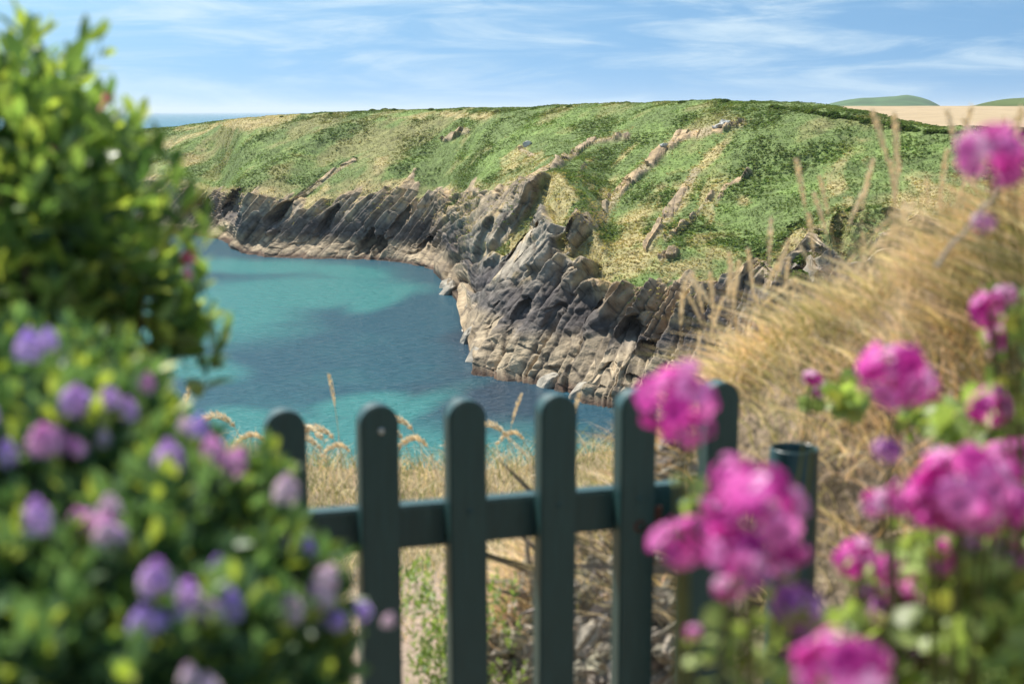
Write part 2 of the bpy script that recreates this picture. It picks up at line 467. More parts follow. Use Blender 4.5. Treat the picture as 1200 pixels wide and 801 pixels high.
e1 = np.gradient(P2, axis=0); e2 = np.gradient(P2, axis=1)
area = np.linalg.norm(np.cross(e1, e2), axis=-1)
dist = P2[..., 1]
wgt = area * (1 - sstep(.3, .5, rock) * (1 - .35 * sstep(1.35, 1.9, TT) * (streak > -.06))) * (TT > 1.35) * (TT < 4.25) * (PU > 140) * (PU < 1240) * (1 + (220 / dist) ** 2)
cell = np.where(wgt.ravel() > 0)[0]
pw = wgt.ravel()[cell] ; pw /= pw.sum()
NCL = 95000
pick = rng.choice(cell, NCL, p=pw)
pos = P2.reshape(-1, 3)[pick] + rng.normal(size=(NCL, 3)) * np.array([.25, .25, 0])
st = straw.ravel()[pick] + np.clip(outc.ravel()[pick] * 1.2, 0, .6)
isstraw = rng.random(NCL) < st
hgt = fbm(pos * .16, 3, 71)
size = np.where(isstraw, rng.uniform(.12, .28, NCL), rng.uniform(.15, .34, NCL) * (.65 + .75 * sstep(.4, .65, hgt)))
base = vegc.reshape(-1, 3)[pick] * rng.uniform(.92, 1.10, (NCL, 1))
gold = np.array([.40, .325, .165]) * rng.uniform(.75, 1.2, (NCL, 1))
base = np.where(isstraw[:, None], gold, base)
base[:, 0] *= rng.uniform(.85, 1.15, NCL)
parts = []
grp = rng.integers(0, 4, NCL)
for g in range(4):
    T, TF = clump(6, 100 + g)
    ii = np.where(grp == g)[0]
    a = rng.uniform(0, 2 * math.pi, len(ii)); c, s = np.cos(a), np.sin(a); z = np.zeros_like(a); o = np.ones_like(a)
    Mx = np.stack([np.stack([c, -s, z], -1), np.stack([s, c, z], -1), np.stack([z, z, o * .62], -1)], 1) * size[ii][:, None, None]
    parts.append(inst(T, TF, Mx, pos[ii], base[ii]))
V, Fc, C = join(parts)
cover = mesh_np('bracken', V, Fc, M_CLUMP, col=C)
tag(cover, 'green bracken and low scrub with straw grass covering the headland slopes', 'bracken', kind='stuff')

# ---- gorse and hedge bushes along the ridge
def bush_mesh(name, seed, col):
    r = np.random.default_rng(seed)
    n = 420
    d = norm(r.normal(size=(n, 3))); d[:, 2] = np.abs(d[:, 2])
    rad = .75 + .35 * fbm(d * 2.2 + seed, 2, seed)
    p = d * rad[:, None] * r.uniform(.75, 1.05, (n, 1)) * np.array([1, 1, .8])
    T = np.array([[-.5, -.3, 0], [.5, -.4, .1], [.6, .4, 0], [-.4, .4, .1]]) * .26
    Mx = frames(norm(d + r.normal(size=(n, 3)) * .8), norm(r.normal(size=(n, 3)) + d))
    c = np.array(col) * r.uniform(.65, 1.4, (n, 1))
    V, Fc, C = inst(T, np.array([[0, 1, 2, 3]]), Mx, p, c)
    me = mesh_np(name, V, Fc, M_CLUMP, col=C)
    return me

def surf(u, v):
    """terrain point nearest to a pixel, on the front of the headland"""
    U, Vv = proj(P2)
    d = np.hypot(U - u, Vv - v) + np.where(front & (TT > 0), 0, 1e6)
    k = np.argmin(d); return P2.reshape(-1, 3)[k]

UVc = proj(P2)
fr_ok = front & (TT > 0)
def surf(u, v):
    d = np.hypot(UVc[0] - u, UVc[1] - v) + np.where(fr_ok, 0, 1e6)
    return P2.reshape(-1, 3)[np.argmin(d)]

bushes = [bush_mesh('gorse_bush', 300 + i, c) for i, c in enumerate([(.085, .125, .032), (.07, .11, .034), (.105, .14, .04)])]
used = [False] * 3
def put_bush(u, v, r, label, group, dz=0.):
    k = int(rng.integers(0, 3))
    o = bushes[k]
    if used[k]:
        o = bushes[k].copy(); COL.objects.link(o)
    used[k] = True
    p = surf(u, v)
    o.location = (float(p[0]), float(p[1]), float(p[2]) - .25 * r + dz)
    o.scale = (r, r * float(rng.uniform(.8, 1.2)), r * float(rng.uniform(.7, 1.0)))
    o.rotation_euler = (0, 0, float(rng.uniform(0, 6.28)))
    tag(o, label, 'bush', group)
for i in range(44):
    t = i / 43
    u_ = 905 + 300 * t; v_ = float(np.interp(u_, [905, 980, 1040, 1090, 1210], [124, 134, 145, 154, 155]))
    put_bush(u_ + rng.normal() * 2, v_ + 1.5, float(rng.uniform(.5, 1.0)), 'dark green bush in the hedge line below the golden field', 'hedge bushes along the stubble field')
for u_, v_, r_ in [(437, 129.5, 1.1), (451, 129.5, 1.3), (462, 129.5, 1.), (505, 129.6, 1.2), (515, 129.6, .9), (540, 129.5, .8), (575, 128.5, .9), (592, 128, 1.2), (604, 128, 1.1), (627, 127.5, 1.), (655, 126.5, 1.), (667, 126, .9),
                   (355, 134.5, .8), (372, 134, .8), (388, 133.5, .8), (330, 137, .7), (720, 122.5, .9), (735, 122, 1.), (800, 120, 1.), (812, 119.5, .8), (850, 119.5, 1.1), (864, 119.8, .9), (882, 120.5, 1.0)]:
    put_bush(u_, v_, r_ * .8, 'small dark bush standing up from the headland skyline', 'bushes along the headland skyline')
for u_, v_, r_, lab in [(950, 305, 1.5, 'yellow green bush clinging to the shaded cliff behind the grass stalks'), (935, 322, 1.1, 'lower yellow green bush in the shaded cliff gully'),
                        (1003, 246, 1.0, 'round olive bush at the lip of the shaded cliff')]:
    put_bush(u_, v_, r_, lab, 'bushes on the shaded cliff')

# ---- pale boulders lying on the slope, and rocks along the shore
def rock_mesh(name, seed, col, elong=(1, 1, 1)):
    import bmesh
    r = np.random.default_rng(seed)
    bm = bmesh.new()
    pts = norm(r.normal(size=(16, 3))) * r.uniform(.75, 1.1, (16, 1)) * np.array(elong)
    vs = [bm.verts.new(p) for p in pts]
    bmesh.ops.convex_hull(bm, input=vs)
    for v in [v for v in bm.verts if not v.link_faces]: bm.verts.remove(v)
    bmesh.ops.bevel(bm, geom=list(bm.edges), offset=.06, segments=1, affect='EDGES')
    bmesh.ops.triangulate(bm, faces=bm.faces)
    bmesh.ops.subdivide_edges(bm, edges=list(bm.edges), cuts=2)
    co = np.array([v.co for v in bm.verts]); nn = fbm(co * 2.5 + seed, 3, seed) - .5
    for v, k in zip(bm.verts, nn): v.co *= 1 + .28 * k
    V = np.array([v.co for v in bm.verts]); bm.verts.index_update()
    Fc = np.array([[v.index for v in f.verts] for f in bm.faces]); bm.free()
    c = np.array(col) * (.75 + .6 * fbm(V * 3, 3, seed + 1))[:, None]
    return mesh_np(name, V, Fc, M_ROCK, col=c)

for i, (u_, v_, r_, lab) in enumerate([(843, 149, .7, 'pale boulder catching light high on the green slope'), (849, 146.5, .8, 'whitish boulder uppermost of the pair on the green slope'),
                                  (838, 151, .45, 'small white stone lowest beside the pair on the slope'), (619, 171, .8, 'grey boulder alone in the middle of the green slope'),
                                  (778, 172, .5, 'small pale stone on the slope right of the rocky streak')]):
    o = rock_mesh('boulder', 500 + i, (.5, .48, .44)); p = surf(u_, v_); o.location = [float(x) for x in p]; o.location.z += r_ * .3
    o.scale = (r_ * 1.2, r_ * .9, r_ * .8); tag(o, lab, 'boulder', 'boulders on the green slope')

# tilted slabs that make the toothed outer tips of the rocks
def slab(name, p, size, seed, col, roll):
    o = rock_mesh(name, seed, col, (1, 1, 1))
    o.location = [float(x) for x in p]; o.scale = size; o.rotation_euler = (float(rng.normal() * .15), roll, float(rng.normal() * .3))
    return o
tips = [(541, 388, 3.2, 1.5, 'pale leaning rock at the far left tip of the toothed rocks'), (548, 402, 3.0, 1.4, 'second leaning rock behind the tip of the rocks'), (546, 372, 2.8, 1.3, 'rock on the far side of the small inlet tip'),
        (556, 425, 2.4, 1.3, 'low pale rock at the leftmost toe of the slabs'), (568, 437, 2.2, 1.2, 'rounded pale rock at the water edge under the dark slabs'), (590, 441, 2.0, 1.2, 'pale rock low in the water below the slabs'),
        (524, 345, 3.0, 1.5, 'rock at the tip nearer the blue water past the inlet'), (522, 338, 2.6, 1.4, 'smaller rock behind the inlet tip'), (545, 352, 3.0, 1.4, 'pale rock on the inlet shore'),
        (640, 455, 2.2, 1.1, 'pale rock at the foot of the tallest slab'), (676, 469, 2.1, 1.0, 'pale broken rock directly above the fourth picket'), (700, 468, 2.0, 1.0, 'pale rock between the fourth and fifth picket tops')]
for i, (u_, v_, a_, b_, lab) in enumerate(tips):
    p = at(u_, v_, seaY(v_)); p[1] += 1
    o = slab('shore_rock', p, (b_ * .8, b_ * 1.3, a_ * .8), 600 + i, (.36, .32, .26), .55)
    tag(o, lab, 'rock', 'rocks along the shore')

# ------------------------------------------------------------------ field, far hills
us = np.linspace(880, 1900, 60); ts = np.linspace(0, 1, 40)
fy = 215 + 400 * ts; fv = 153 + (124.5 - 153) * ts ** .8
Pf = np.stack([at(us, v, y) for v, y in zip(fv, fy)])
Pf[..., 2] += (fbm(Pf * .02, 3, 90) - .5) * 1.0
n = fbm(np.stack([Pf[..., 0] * .1 + Pf[..., 1] * .05, Pf[..., 1] * .02], -1), 3, 91)
tail = Pf[-1] + np.array([0, 250, -40.])
Pf = np.concatenate([Pf, tail[None]], 0); n = np.concatenate([n, n[-1:]], 0)
fld = mesh_np('field', Pf.reshape(-1, 3), gridfaces(41, 60), M_FIELD, col=mix((.33, .25, .155), (.41, .315, .20), n).reshape(-1, 3), smooth=True)
tag(fld, 'golden stubble field beyond the hedge', 'field', kind='structure')

def hill(name, prof, Y, depth, col, label, ulist=None, base=-2.0):
    u0, u1 = prof[0][0], prof[-1][0]
    us = np.linspace(u0, u1, 90); vs = pchip(np.array([p[0] for p in prof], float), np.array([p[1] for p in prof], float), us)
    top = at(us, vs, Y); rows = []
    for k in np.linspace(-1, 1, 21):
        h = (1 - abs(k) ** 1.6)
        r = top.copy(); r[:, 1] = Y + k * depth; r[:, 0] *= (Y + k * depth) / Y
        r[:, 2] = base + (top[:, 2] - base) * h
        rows.append(r)
    Pm = np.stack(rows); nn = fbm(Pm * (6 / depth), 4, 95)
    Pm[..., 2] += (nn - .5) * (Pm[..., 2] - base) * .12
    c = mix(np.array(col) * .6, np.array(col) * 1.5, nn)
    o = mesh_np(name, Pm.reshape(-1, 3), gridfaces(21, 90), M_HILL, col=c.reshape(-1, 3), smooth=True)
    tag(o, label, 'hill', kind='structure'); return o
hill('island', [(955, 127), (975, 121), (990, 118), (1010, 114.5), (1028, 114), (1048, 112.5), (1062, 111.5), (1075, 113.5), (1088, 117), (1102, 124), (1110, 130)], 3000, 500, (.07, .12, .05), 'low green island beyond the field')
hill('far_hills', [(625, 132), (640, 124.5), (652, 121.5), (660, 122.5), (668, 123), (676, 121.5), (690, 125), (705, 132)], 9000, 900, (.07, .09, .06), 'pale blue distant hills')
hill('hill', [(1120, 127), (1150, 122), (1170, 117.5), (1195, 115), (1230, 110), (1290, 107), (1360, 118), (1400, 128)], 1100, 180, (.075, .10, .035), 'green hill behind the field', base=5)

# ------------------------------------------------------------------ sea
azs = np.radians(np.concatenate([np.arange(-180, -26, 4.), np.arange(-26, 26, .14), np.arange(26, 180.1, 4.)]))
# rings spaced evenly in picture height near, geometric far
vv = np.concatenate([[2200, 1500, 1100, 900], np.arange(620, 300, -1.6), np.arange(300, 150, -1.2), np.arange(150, 134, -1.0)])
rr = np.concatenate([seaY(vv), [700 * 1.5 ** k for k in range(6, 12)]])
rr = np.unique(np.concatenate([rr, [3000, 5000, 8000, 12000, 20000, 32000, 50000]]))
A, R = np.meshgrid(azs, rr)
SW = np.stack([R * np.sin(A), R * np.cos(A), np.zeros_like(R)], -1)
front_w = SW[..., 1] > 5
WU, WV = proj(np.where(front_w[..., None], SW, np.array([0, 100., 0])))
# sandy shoals (turquoise) as areas of seabed; edges broken by noise in world metres
def wblob(u, v, ru, rv, g=0.):
    c, s = math.cos(g), math.sin(g); du, dv = WU - u, WV - v
    return np.clip(1.3 - np.hypot((du * c + dv * s) / ru, (-du * s + dv * c) / rv), 0, 1.2)
sand = np.zeros_like(R)
for a in [(330, 345, 150, 26, -.05), (250, 370, 130, 42, -.1), (300, 312, 140, 11, .03), (440, 352, 48, 14, -.3), (400, 318, 60, 9, .1), (160, 400, 90, 40, 0), (500, 540, 220, 40, -.12), (380, 545, 120, 55, 0), (600, 555, 160, 48, 0),
          (430, 474, 60, 14, -.1), (470, 545, 260, 50, -.08), (230, 430, 60, 18, .1), (400, 508, 160, 16, -.35), (300, 500, 60, 20, .2), (660, 545, 120, 40, 0), (440, 500, 50, 26, -.3)]:
    sand = np.maximum(sand, wblob(*a))
wn = fbm(SW * .05, 5, 201); wn2 = fbm(SW * .25, 4, 205)
sand = sstep(.04, .80, sand + (wn - .5) * .9 + (wn2 - .5) * .25)
sand *= front_w * (R < 330)
kelp = sstep(.52, .72, fbm(SW * np.array([.05, .03, 1]), 4, 211)) * (R < 400)
foam = np.zeros_like(R)
for a in [(528, 385, 12, 1.5)]:
    foam = np.maximum(foam, wblob(*a))
foam = sstep(.75, 1.05, foam * .8 + (fbm(SW * np.array([1.2, .5, 1]), 3, 215) - .5) * 1.3) * front_w
mW, nt, out = new_mat('sea_water'); L = nt.links.new
aS = N(nt, 'ShaderNodeAttribute', attribute_name='sand'); aK = N(nt, 'ShaderNodeAttribute', attribute_name='kelp'); aF = N(nt, 'ShaderNodeAttribute', attribute_name='foam')
aFar = N(nt, 'ShaderNodeAttribute', attribute_name='far')
def mixrgb(a, b, f):
    m = N(nt, 'ShaderNodeMix', data_type='RGBA')
    for s, x in ((6, a), (7, b)):
        if isinstance(x, tuple): m.inputs[s].default_value = (*x, 1)
        else: L(x, m.inputs[s])
    L(f, m.inputs[0]); return m.outputs[2]
c = mixrgb((.016, .075, .110), (.020, .045, .072), aK.outputs['Fac'])
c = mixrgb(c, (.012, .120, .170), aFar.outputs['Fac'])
c = mixrgb(c, (.040, .190, .188), aS.outputs['Fac'])
c = mixrgb(c, (.42, .47, .48), aF.outputs['Fac'])
p = N(nt, 'ShaderNodeBsdfPrincipled'); L(c, p.inputs['Base Color'])
p.inputs['Roughness'].default_value = .24; p.inputs['IOR'].default_value = 1.33; p.inputs['Specular IOR Level'].default_value = .14
tc = N(nt, 'ShaderNodeTexCoord'); mp = N(nt, 'ShaderNodeMapping'); mp.inputs['Scale'].default_value = (.45, 1.0, 1); mp.inputs['Rotation'].default_value = (0, 0, .25)
L(tc.outputs['Object'], mp.inputs[0])
n1_ = N(nt, 'ShaderNodeTexNoise'); n1_.inputs['Scale'].default_value = 1.3; n1_.inputs['Detail'].default_value = 5; n1_.inputs['Roughness'].default_value = .6
L(mp.outputs[0], n1_.inputs['Vector'])
b = N(nt, 'ShaderNodeBump'); b.inputs['Strength'].default_value = 1; b.inputs['Distance'].default_value = .9
L(n1_.outputs[0], b.inputs['Height']); L(b.outputs[0], p.inputs['Normal']); L(p.outputs[0], out.inputs[0])
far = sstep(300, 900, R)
sea = mesh_np('sea', SW.reshape(-1, 3), gridfaces(*R.shape), mW, smooth=True, attrs={'sand': sand, 'kelp': kelp, 'foam': foam, 'far': far})
tag(sea, 'blue sea with turquoise shallows over sand', 'sea', kind='structure')

# ------------------------------------------------------------------ near ground
gx = np.concatenate([np.arange(-40, -4, 1.5), np.arange(-4, 5, .06), np.arange(5, 60, 1.5)])
gyv = np.concatenate([np.arange(-14, 1, 1.), np.arange(1, 8, .06), np.arange(8, 70, 1.5)])
GX, GY = np.meshgrid(gx, gyv)
yedge = np.maximum(6.3 + .25 * np.sin(GX * 2.1), 6 + (GX - 4) * 2.4)
drop = np.maximum(GY - yedge, 0)
GZ = 23.5 - .02 * np.maximum(GY, 0) + (fbm(np.stack([GX, GY], -1) * 1.3, 4, 301) - .5) * .18
GZ = GZ - np.where(drop < 2, drop ** 2 * .22, .88 + (drop - 2) * .88)
GZ = np.maximum(GZ, -3)
g = np.stack([GX, GY, GZ], -1)
def groundz(x, y):
    i = np.clip(np.searchsorted(gyv, y), 0, len(gyv) - 1); j = np.clip(np.searchsorted(gx, x), 0, len(gx) - 1)
    return GZ[i, j]
path = sstep(.55, .25, np.abs(GX - (-.02 + .12 * np.sin(GY * 1.1))) - .02 + (fbm(g * 3, 3, 305) - .5) * .5) * sstep(5.0, 4.5, GY)
gc = mix((.16, .13, .075), (.30, .235, .14), fbm(g * 6, 3, 303))
gc = mix(gc, (.33, .255, .20), path)
gc = mix(gc, (.16, .15, .13), sstep(2., 6., drop))
ground = mesh_np('ground', g.reshape(-1, 3), gridfaces(*GX.shape), M_SOIL, col=gc.reshape(-1, 3), smooth=True)
tag(ground, 'dry grassy cliff top with a bare path', 'ground', kind='structure')

# ------------------------------------------------------------------ earth bank at the right
BU = np.array([520, 565, 610, 660, 700, 740, 790, 830, 870, 910, 1000, 1100, 1200, 1350, 1700.])
BV = np.array([860, 735, 668, 628, 600, 565, 515, 470, 434, 412, 364, 316, 270, 215, 170.])
BYY = np.array([4.6, 4.5, 4.4, 4.3, 4.2, 4.1, 3.95, 3.8, 3.7, 3.6, 3.35, 3.1, 2.95, 2.8, 2.6])
bu = np.concatenate([np.arange(520, 1250, 4.), np.arange(1250, 1700, 12.)])
bv = pchip(BU, BV, bu); by = pchip(BU, BYY, bu)
top = at(bu, bv, by)
ks = np.linspace(0, 1, 60)
rows = []
for k in ks:      # 0 = toe in front, .5 = crown, 1 = back
    if k < .5:
        q = k / .5
        y = by - .62 + .62 * q ** 1.3; hz = 1 - (1 - q) ** 2.6
    else:
        q = (k - .5) / .5
        y = by + 1.3 * q; hz = 1 - q ** 1.5 * (1.3 if True else 1)
    r = top.copy(); r[:, 1] = y; r[:, 0] = top[:, 0] + (y - by) * .22
    zg = 23.25
    r[:, 2] = zg + (top[:, 2] - zg) * hz - (0.25 if k == 0 or k == 1 else 0)
    rows.append(r)
BP = np.stack(rows)
lum = (fbm(BP * 4, 4, 401) - .5)
BP[..., 1] += lum * .22; BP[..., 2] += (fbm(BP * 5 + 9, 4, 405) - .5) * .14
BK = np.repeat(ks[:, None], len(bu), 1)
bc = mix((.11, .078, .055), (.46, .36, .25), fbm(BP * 9, 4, 407))
bc = mix(bc, (.30, .24, .13), sstep(.3, .5, BK) * .6)
bank = empty('earth_bank', (float(top[120, 0]), 3.3, 23.4))
tag(bank, 'dry earth bank faced with rough stones beside the gate', 'bank')
child(mesh_np('earth_core', BP.reshape(-1, 3), gridfaces(*BK.shape), M_SOIL, col=bc.reshape(-1, 3), smooth=True), bank)

# stones set in the lower front of the bank
def stone_set(n, seed):
    r = np.random.default_rng(seed); parts = []
    for i in range(6):
        import bmesh
        bm = bmesh.new(); pts = norm(r.normal(size=(14, 3))) * r.uniform(.8, 1.1, (14, 1)) * np.array([1., .6, .7])
        vs = [bm.verts.new(p) for p in pts]; bmesh.ops.convex_hull(bm, input=vs)
        for v in [v for v in bm.verts if not v.link_faces]: bm.verts.remove(v)
        bmesh.ops.bevel(bm, geom=list(bm.edges), offset=.12, segments=2, affect='EDGES')
        bmesh.ops.triangulate(bm, faces=bm.faces)
        V = np.array([v.co for v in bm.verts]); bm.verts.index_update(); Fc = np.array([[v.index for v in f.verts] for f in bm.faces]); bm.free()
        parts.append((V, Fc))
    return parts
SS = stone_set(6, 5)
parts = []
for k in range(480):
    j = int(rng.integers(np.searchsorted(bu, 585), np.searchsorted(bu, 860))); u_ = bu[j]
    lim = .40 if u_ < 830 else .24
    q = rng.uniform(.0, lim)
    i = int(q * (len(ks) - 1))
    p = BP[i, j] + rng.normal(size=3) * .01
    s = rng.uniform(.04, .088)
    V, Fc = SS[k % 6]
    Mx = frames(np.array([[rng.normal() * .3, -1, .25 + rng.normal() * .3]]), roll=rng.normal(size=1) * .6)[0]
    Mx = np.stack([Mx[:, 0], Mx[:, 1], Mx[:, 2]], 1) * s
    c = np.array([.33, .30, .25]) * rng.uniform(.5, 1.25) * np.array([1, rng.uniform(.93, 1.0), rng.uniform(.85, 1.02)])
    parts.append((V @ Mx.T + p, Fc, np.tile(c, (len(V), 1))))
V, Fc, C = join(parts)
child(mesh_np('stone_facing', V, Fc, M_STONE, col=C), bank)

# ------------------------------------------------------------------ grass
def blades(base, height, lean, width, col, segs=4, curl=.5):
    """base (n,3), lean (n,2) horizontal displacement of the tip"""
    n = len(base); t = np.linspace(0, 1, segs + 1)
    side = norm(np.stack([-lean[:, 1], lean[:, 0], np.zeros(n)], -1) + rng.normal(size=(n, 3)) * .3)
    Vs = []
    for k in t:
        c = base.copy()
        c[:, :2] += lean * (k ** 1.8)[..., None] if False else lean * k ** 1.8
        c[:, 2] += height * (k - curl * .35 * k ** 3)
        w = (width * (1 - k) ** .7 * .5 + .0003)[:, None]
        Vs += [c - side * w, c + side * w]
    V = np.stack(Vs, 1)                                     # n, 2(segs+1), 3
    f = np.array([[2 * k, 2 * k + 1, 2 * k + 3, 2 * k + 2] for k in range(segs)])
    Fc = f[None] + (np.arange(n) * 2 * (segs + 1))[:, None, None]
    return V.reshape(-1, 3), Fc.reshape(-1, 4), np.repeat(col, 2 * (segs + 1), 0)

def strawcol(n, green=.15):
    c = np.array([.82, .70, .50]) * rng.uniform(.6, 1.3, (n, 1))
    c *= np.stack([np.ones(n), rng.uniform(.88, 1.05, n), rng.uniform(.7, 1.1, n)], -1)
    gm = rng.random(n) < green
    c[gm] = np.array([.22, .26, .08]) * rng.uniform(.6, 1.3, (gm.sum(), 1))
    return c
parts = []
# on the bank
nb = 27000
jj = rng.integers(0, len(bu) - 8, nb); qq = np.clip(rng.normal(.48, .13, nb), .26, .95)
low = rng.random(nb) < .36; qq[low] = rng.uniform(.14, .44, low.sum())
b0 = BP[(qq * (len(ks) - 1)).astype(int), jj] + rng.normal(size=(nb, 3)) * np.array([.02, .02, .004])
clumpn = fbm(b0 * 3.0, 3, 505)
keep = (rng.random(nb) < .35 + 1.0 * sstep(.35, .6, clumpn)) & ~((qq < .30) & (rng.random(nb) < .4))
b0 = b0[keep]; nb = len(b0)
hh = rng.uniform(.045, .155, nb) * (.6 + .9 * fbm(b0 * 2.2, 2, 507))
ang = rng.normal(3.6, 1.5, nb) + (fbm(b0 * 5, 2, 509) - .5) * 7
ln = rng.uniform(.3, 2.0, nb) * hh
gm = sstep(.5, .68, fbm(b0 * 1.8 + 3, 3, 511))
cc = strawcol(nb, .0); gi = rng.random(nb) < gm * .55 + .06
cc[gi] = np.array([.38, .37, .16]) * rng.uniform(.6, 1.3, (gi.sum(), 1))
cc = cc * (.72 + .56 * fbm(b0 * 4.5, 3, 515))[:, None] * mix((1, 1, 1), (.92, .80, .70), sstep(.45, .65, fbm(b0 * 3.3 + 4, 2, 517)))
parts.append(blades(b0, hh, np.stack([np.cos(ang) * ln, np.sin(ang) * ln], -1), rng.uniform(.002, .0045, nb), cc))
# cliff-edge turf behind the gate
ne = 15000
ex = rng.uniform(-1.9, 1.5, ne); ey = rng.uniform(4.0, 6.9, ne) ** 1.0
pk = np.abs(ex - (-.02 + .12 * np.sin(ey * 1.1))) < .16
k2 = ~(pk & (ey < 4.6) & (rng.random(ne) < .93))
ex, ey = ex[k2], ey[k2]; ne = len(ex)
b0 = np.stack([ex, ey, groundz(ex, ey)], -1)
hh = rng.uniform(.03, .13, ne) * (.5 + 1.0 * fbm(b0 * 3, 2, 513)) * np.where(ey > 5.6, 1.35, .8)
ang = rng.uniform(0, 6.28, ne); ln = rng.uniform(.2, 1.2, ne) * hh
parts.append(blades(b0, hh, np.stack([np.cos(ang) * ln, np.sin(ang) * ln], -1), rng.uniform(.002, .005, ne), strawcol(ne, .36) * rng.uniform(.7, 1.1, (ne, 1))))
V, Fc, C = join(parts)
gr = mesh_np('dry_grass', V, Fc, M_GRASS, col=C)
tag(gr, 'dry straw coloured grass on the bank and along the cliff edge', 'grass', kind='stuff')

# tall stalks with seed heads, each its own thing
def stalk_proto(seed, h, headlen, bend, feathery):
    r = np.random.default_rng(seed)
    t = np.linspace(0, 1, 12); dr = .42 if feathery > .6 else .0
    path = np.stack([bend * t ** 2.4, .02 * np.sin(t * 3), h * (t - dr * t ** 4) - .25 * abs(bend) * t ** 3], -1)
    V, Fc = tube(path, .0014 * (1 - .5 * t), 5)
    root = empty('grass_stalk', (0, 0, 0))
    mesh_np('stem', V, Fc, M_GRASS, root, col=np.array([.72, .62, .44]))
    n = 150 if feathery > .6 else 90; k = 1 - headlen * r.random(n) ** 1.0
    idx = k * 11; i0 = np.clip(np.floor(idx).astype(int), 0, 10); f = (idx - i0)[:, None]
    p = path[i0] * (1 - f) + path[i0 + 1] * f
    tan = norm(path[np.minimum(i0 + 1, 11)] - path[np.maximum(i0 - 1, 0)])
    rad = norm(np.cross(tan, r.normal(size=(n, 3))))
    d = norm(tan * 1.0 + rad * feathery)
    prof = np.sin(np.clip((1 - k) / headlen, 0.02, 1) ** .7 * math.pi) ** .6
    wsp = .0022 * (1.9 if feathery > .6 else 1.0)
    T = np.array([[0, 0, 0], [wsp, .004, .0008], [0, .0125 * (1.35 if feathery > .6 else 1), 0], [-wsp, .004, .0008]])
    Mx = frames(d, rad) * (.8 + .6 * r.random(n) * prof)[:, None, None]
    V, Fc, C = inst(T, np.array([[0, 1, 2, 3]]), Mx, p + rad * (.0035 * prof)[:, None], (np.array([.84, .74, .56]) if feathery > .6 else np.array([.82, .71, .53])) * r.uniform(.75, 1.15, (n, 1)))
    mesh_np('seed_head', V, Fc, M_GRASS, root, col=C)
    return root
protos = [stalk_proto(700, .36, .34, .05, .35), stalk_proto(701, .32, .36, .13, .55), stalk_proto(702, .40, .30, -.04, .35), stalk_proto(703, .40, .45, -.15, .7), stalk_proto(704, .44, .45, .20, .9)]
pu_ = [False] * 5
def put_stalk(p, sc, rz, k, label, group, tilt=0.):
    o = protos[k] if not pu_[k] else copy_tree(protos[k]); pu_[k] = True
    o.location = [float(x) for x in p]; o.scale = (sc, sc, sc); o.rotation_euler = (0, tilt, rz)
    tag(o, label, 'grass stalk', group)
for i in range(74):
    u_ = float(rng.choice([rng.uniform(815, 1010), rng.uniform(860, 1130), rng.uniform(1000, 1190)]))
    j = int(np.argmin(np.abs(bu - u_))); q = rng.uniform(.40, .62)
    put_stalk(BP[int(q * (len(ks) - 1)), j] - [0, 0, .01], float(rng.uniform(.45, 1.12)), float(rng.normal() * .7 + (3.14 if rng.random() < .3 else 0)), int(rng.choice([0, 0, 2, 2, 1])),
              'tall dry grass stalk with a narrow seed head on the earth bank', 'seed stalks on the earth bank', float(rng.normal() * .16))
for u_, y_, sc, rz, k in [(486, 5.9, .95, 2.6, 4), (500, 6.0, 1.05, 2.9, 4), (512, 5.8, .95, .3, 3), (388, 5.6, .9, 2.8, 4), (405, 5.8, 1., 3.0, 4), (416, 5.9, .8, .2, 3), (300, 5.7, 1., .2, 4), (288, 5.9, 1.05, 2.9, 4), (316, 5.8, .9, .1, 3),
                          (595, 6., .95, .3, 0), (612, 5.9, 1.0, 2.8, 4), (634, 5.8, .8, 3.1, 1), (686, 5.3, 1., .2, 3), (664, 5.6, 1.05, 3., 2), (190, 5.4, 1.3, .2, 0), (520, 5.7, .8, .1, 1), (582, 5.8, .9, 3., 4), (396, 6.1, 1.0, .4, 2), (376, 5.9, .85, 2.7, 1), (625, 6.1, .8, .2, 3)]:
    x_ = (u_ - CU) / F * y_
    put_stalk((x_, y_, float(groundz(x_, y_))), sc * 1.3, rz, k, 'bleached oat-like grass stalk seen over the gate rail against the water', 'seed stalks at the cliff edge')

# ------------------------------------------------------------------ gate
GY1, GK = 2.40, .30
def gate_pt(u):
    """point on the gate's plan line seen at column u: y = GY1 + GK (x - x0)"""
    x0 = (338 - CU) / F / .980 * GY1
    a = (u - CU) / F / .980
    y = (GY1 - GK * x0) / (1 - GK * a)
    return np.array([a * y, y])
gdir = norm(np.array([1., GK])); gnor = np.array([gdir[1], -gdir[0]])      # gnor points to the camera side
rotz = math.atan2(gdir[1], gdir[0])
g0 = gate_pt(338)
gate = empty('picket_gate', (g0[0], g0[1], 23.55)); gate.rotation_euler = (0, 0, rotz)
tag(gate, 'dark green wooden picket gate with round topped pickets and a cross rail', 'gate')
TOPV = [473, 467, 461, 456, 451]
def picket_bm(w, h, th):
    import bmesh
    bm = bmesh.new(); r = w / 2
    pts = [(-r, 0), (r, 0)] + [(r * math.cos(a), h - r + r * math.sin(a)) for a in np.linspace(0, math.pi, 19)]
    vs = [bm.verts.new((x, -th / 2, z)) for x, z in pts]
    f = bm.faces.new(vs)
    e = bmesh.ops.extrude_face_region(bm, geom=[f])
    bmesh.ops.translate(bm, verts=[v for v in e['geom'] if isinstance(v, bmesh.types.BMVert)], vec=(0, th, 0))
    bmesh.ops.recalc_face_normals(bm, faces=bm.faces)
    sharp = [x for x in bm.edges if x.calc_face_angle(0) > 1.2]
    bmesh.ops.bevel(bm, geom=sharp, offset=.003, segments=2, affect='EDGES')
    return bm
TH = .044
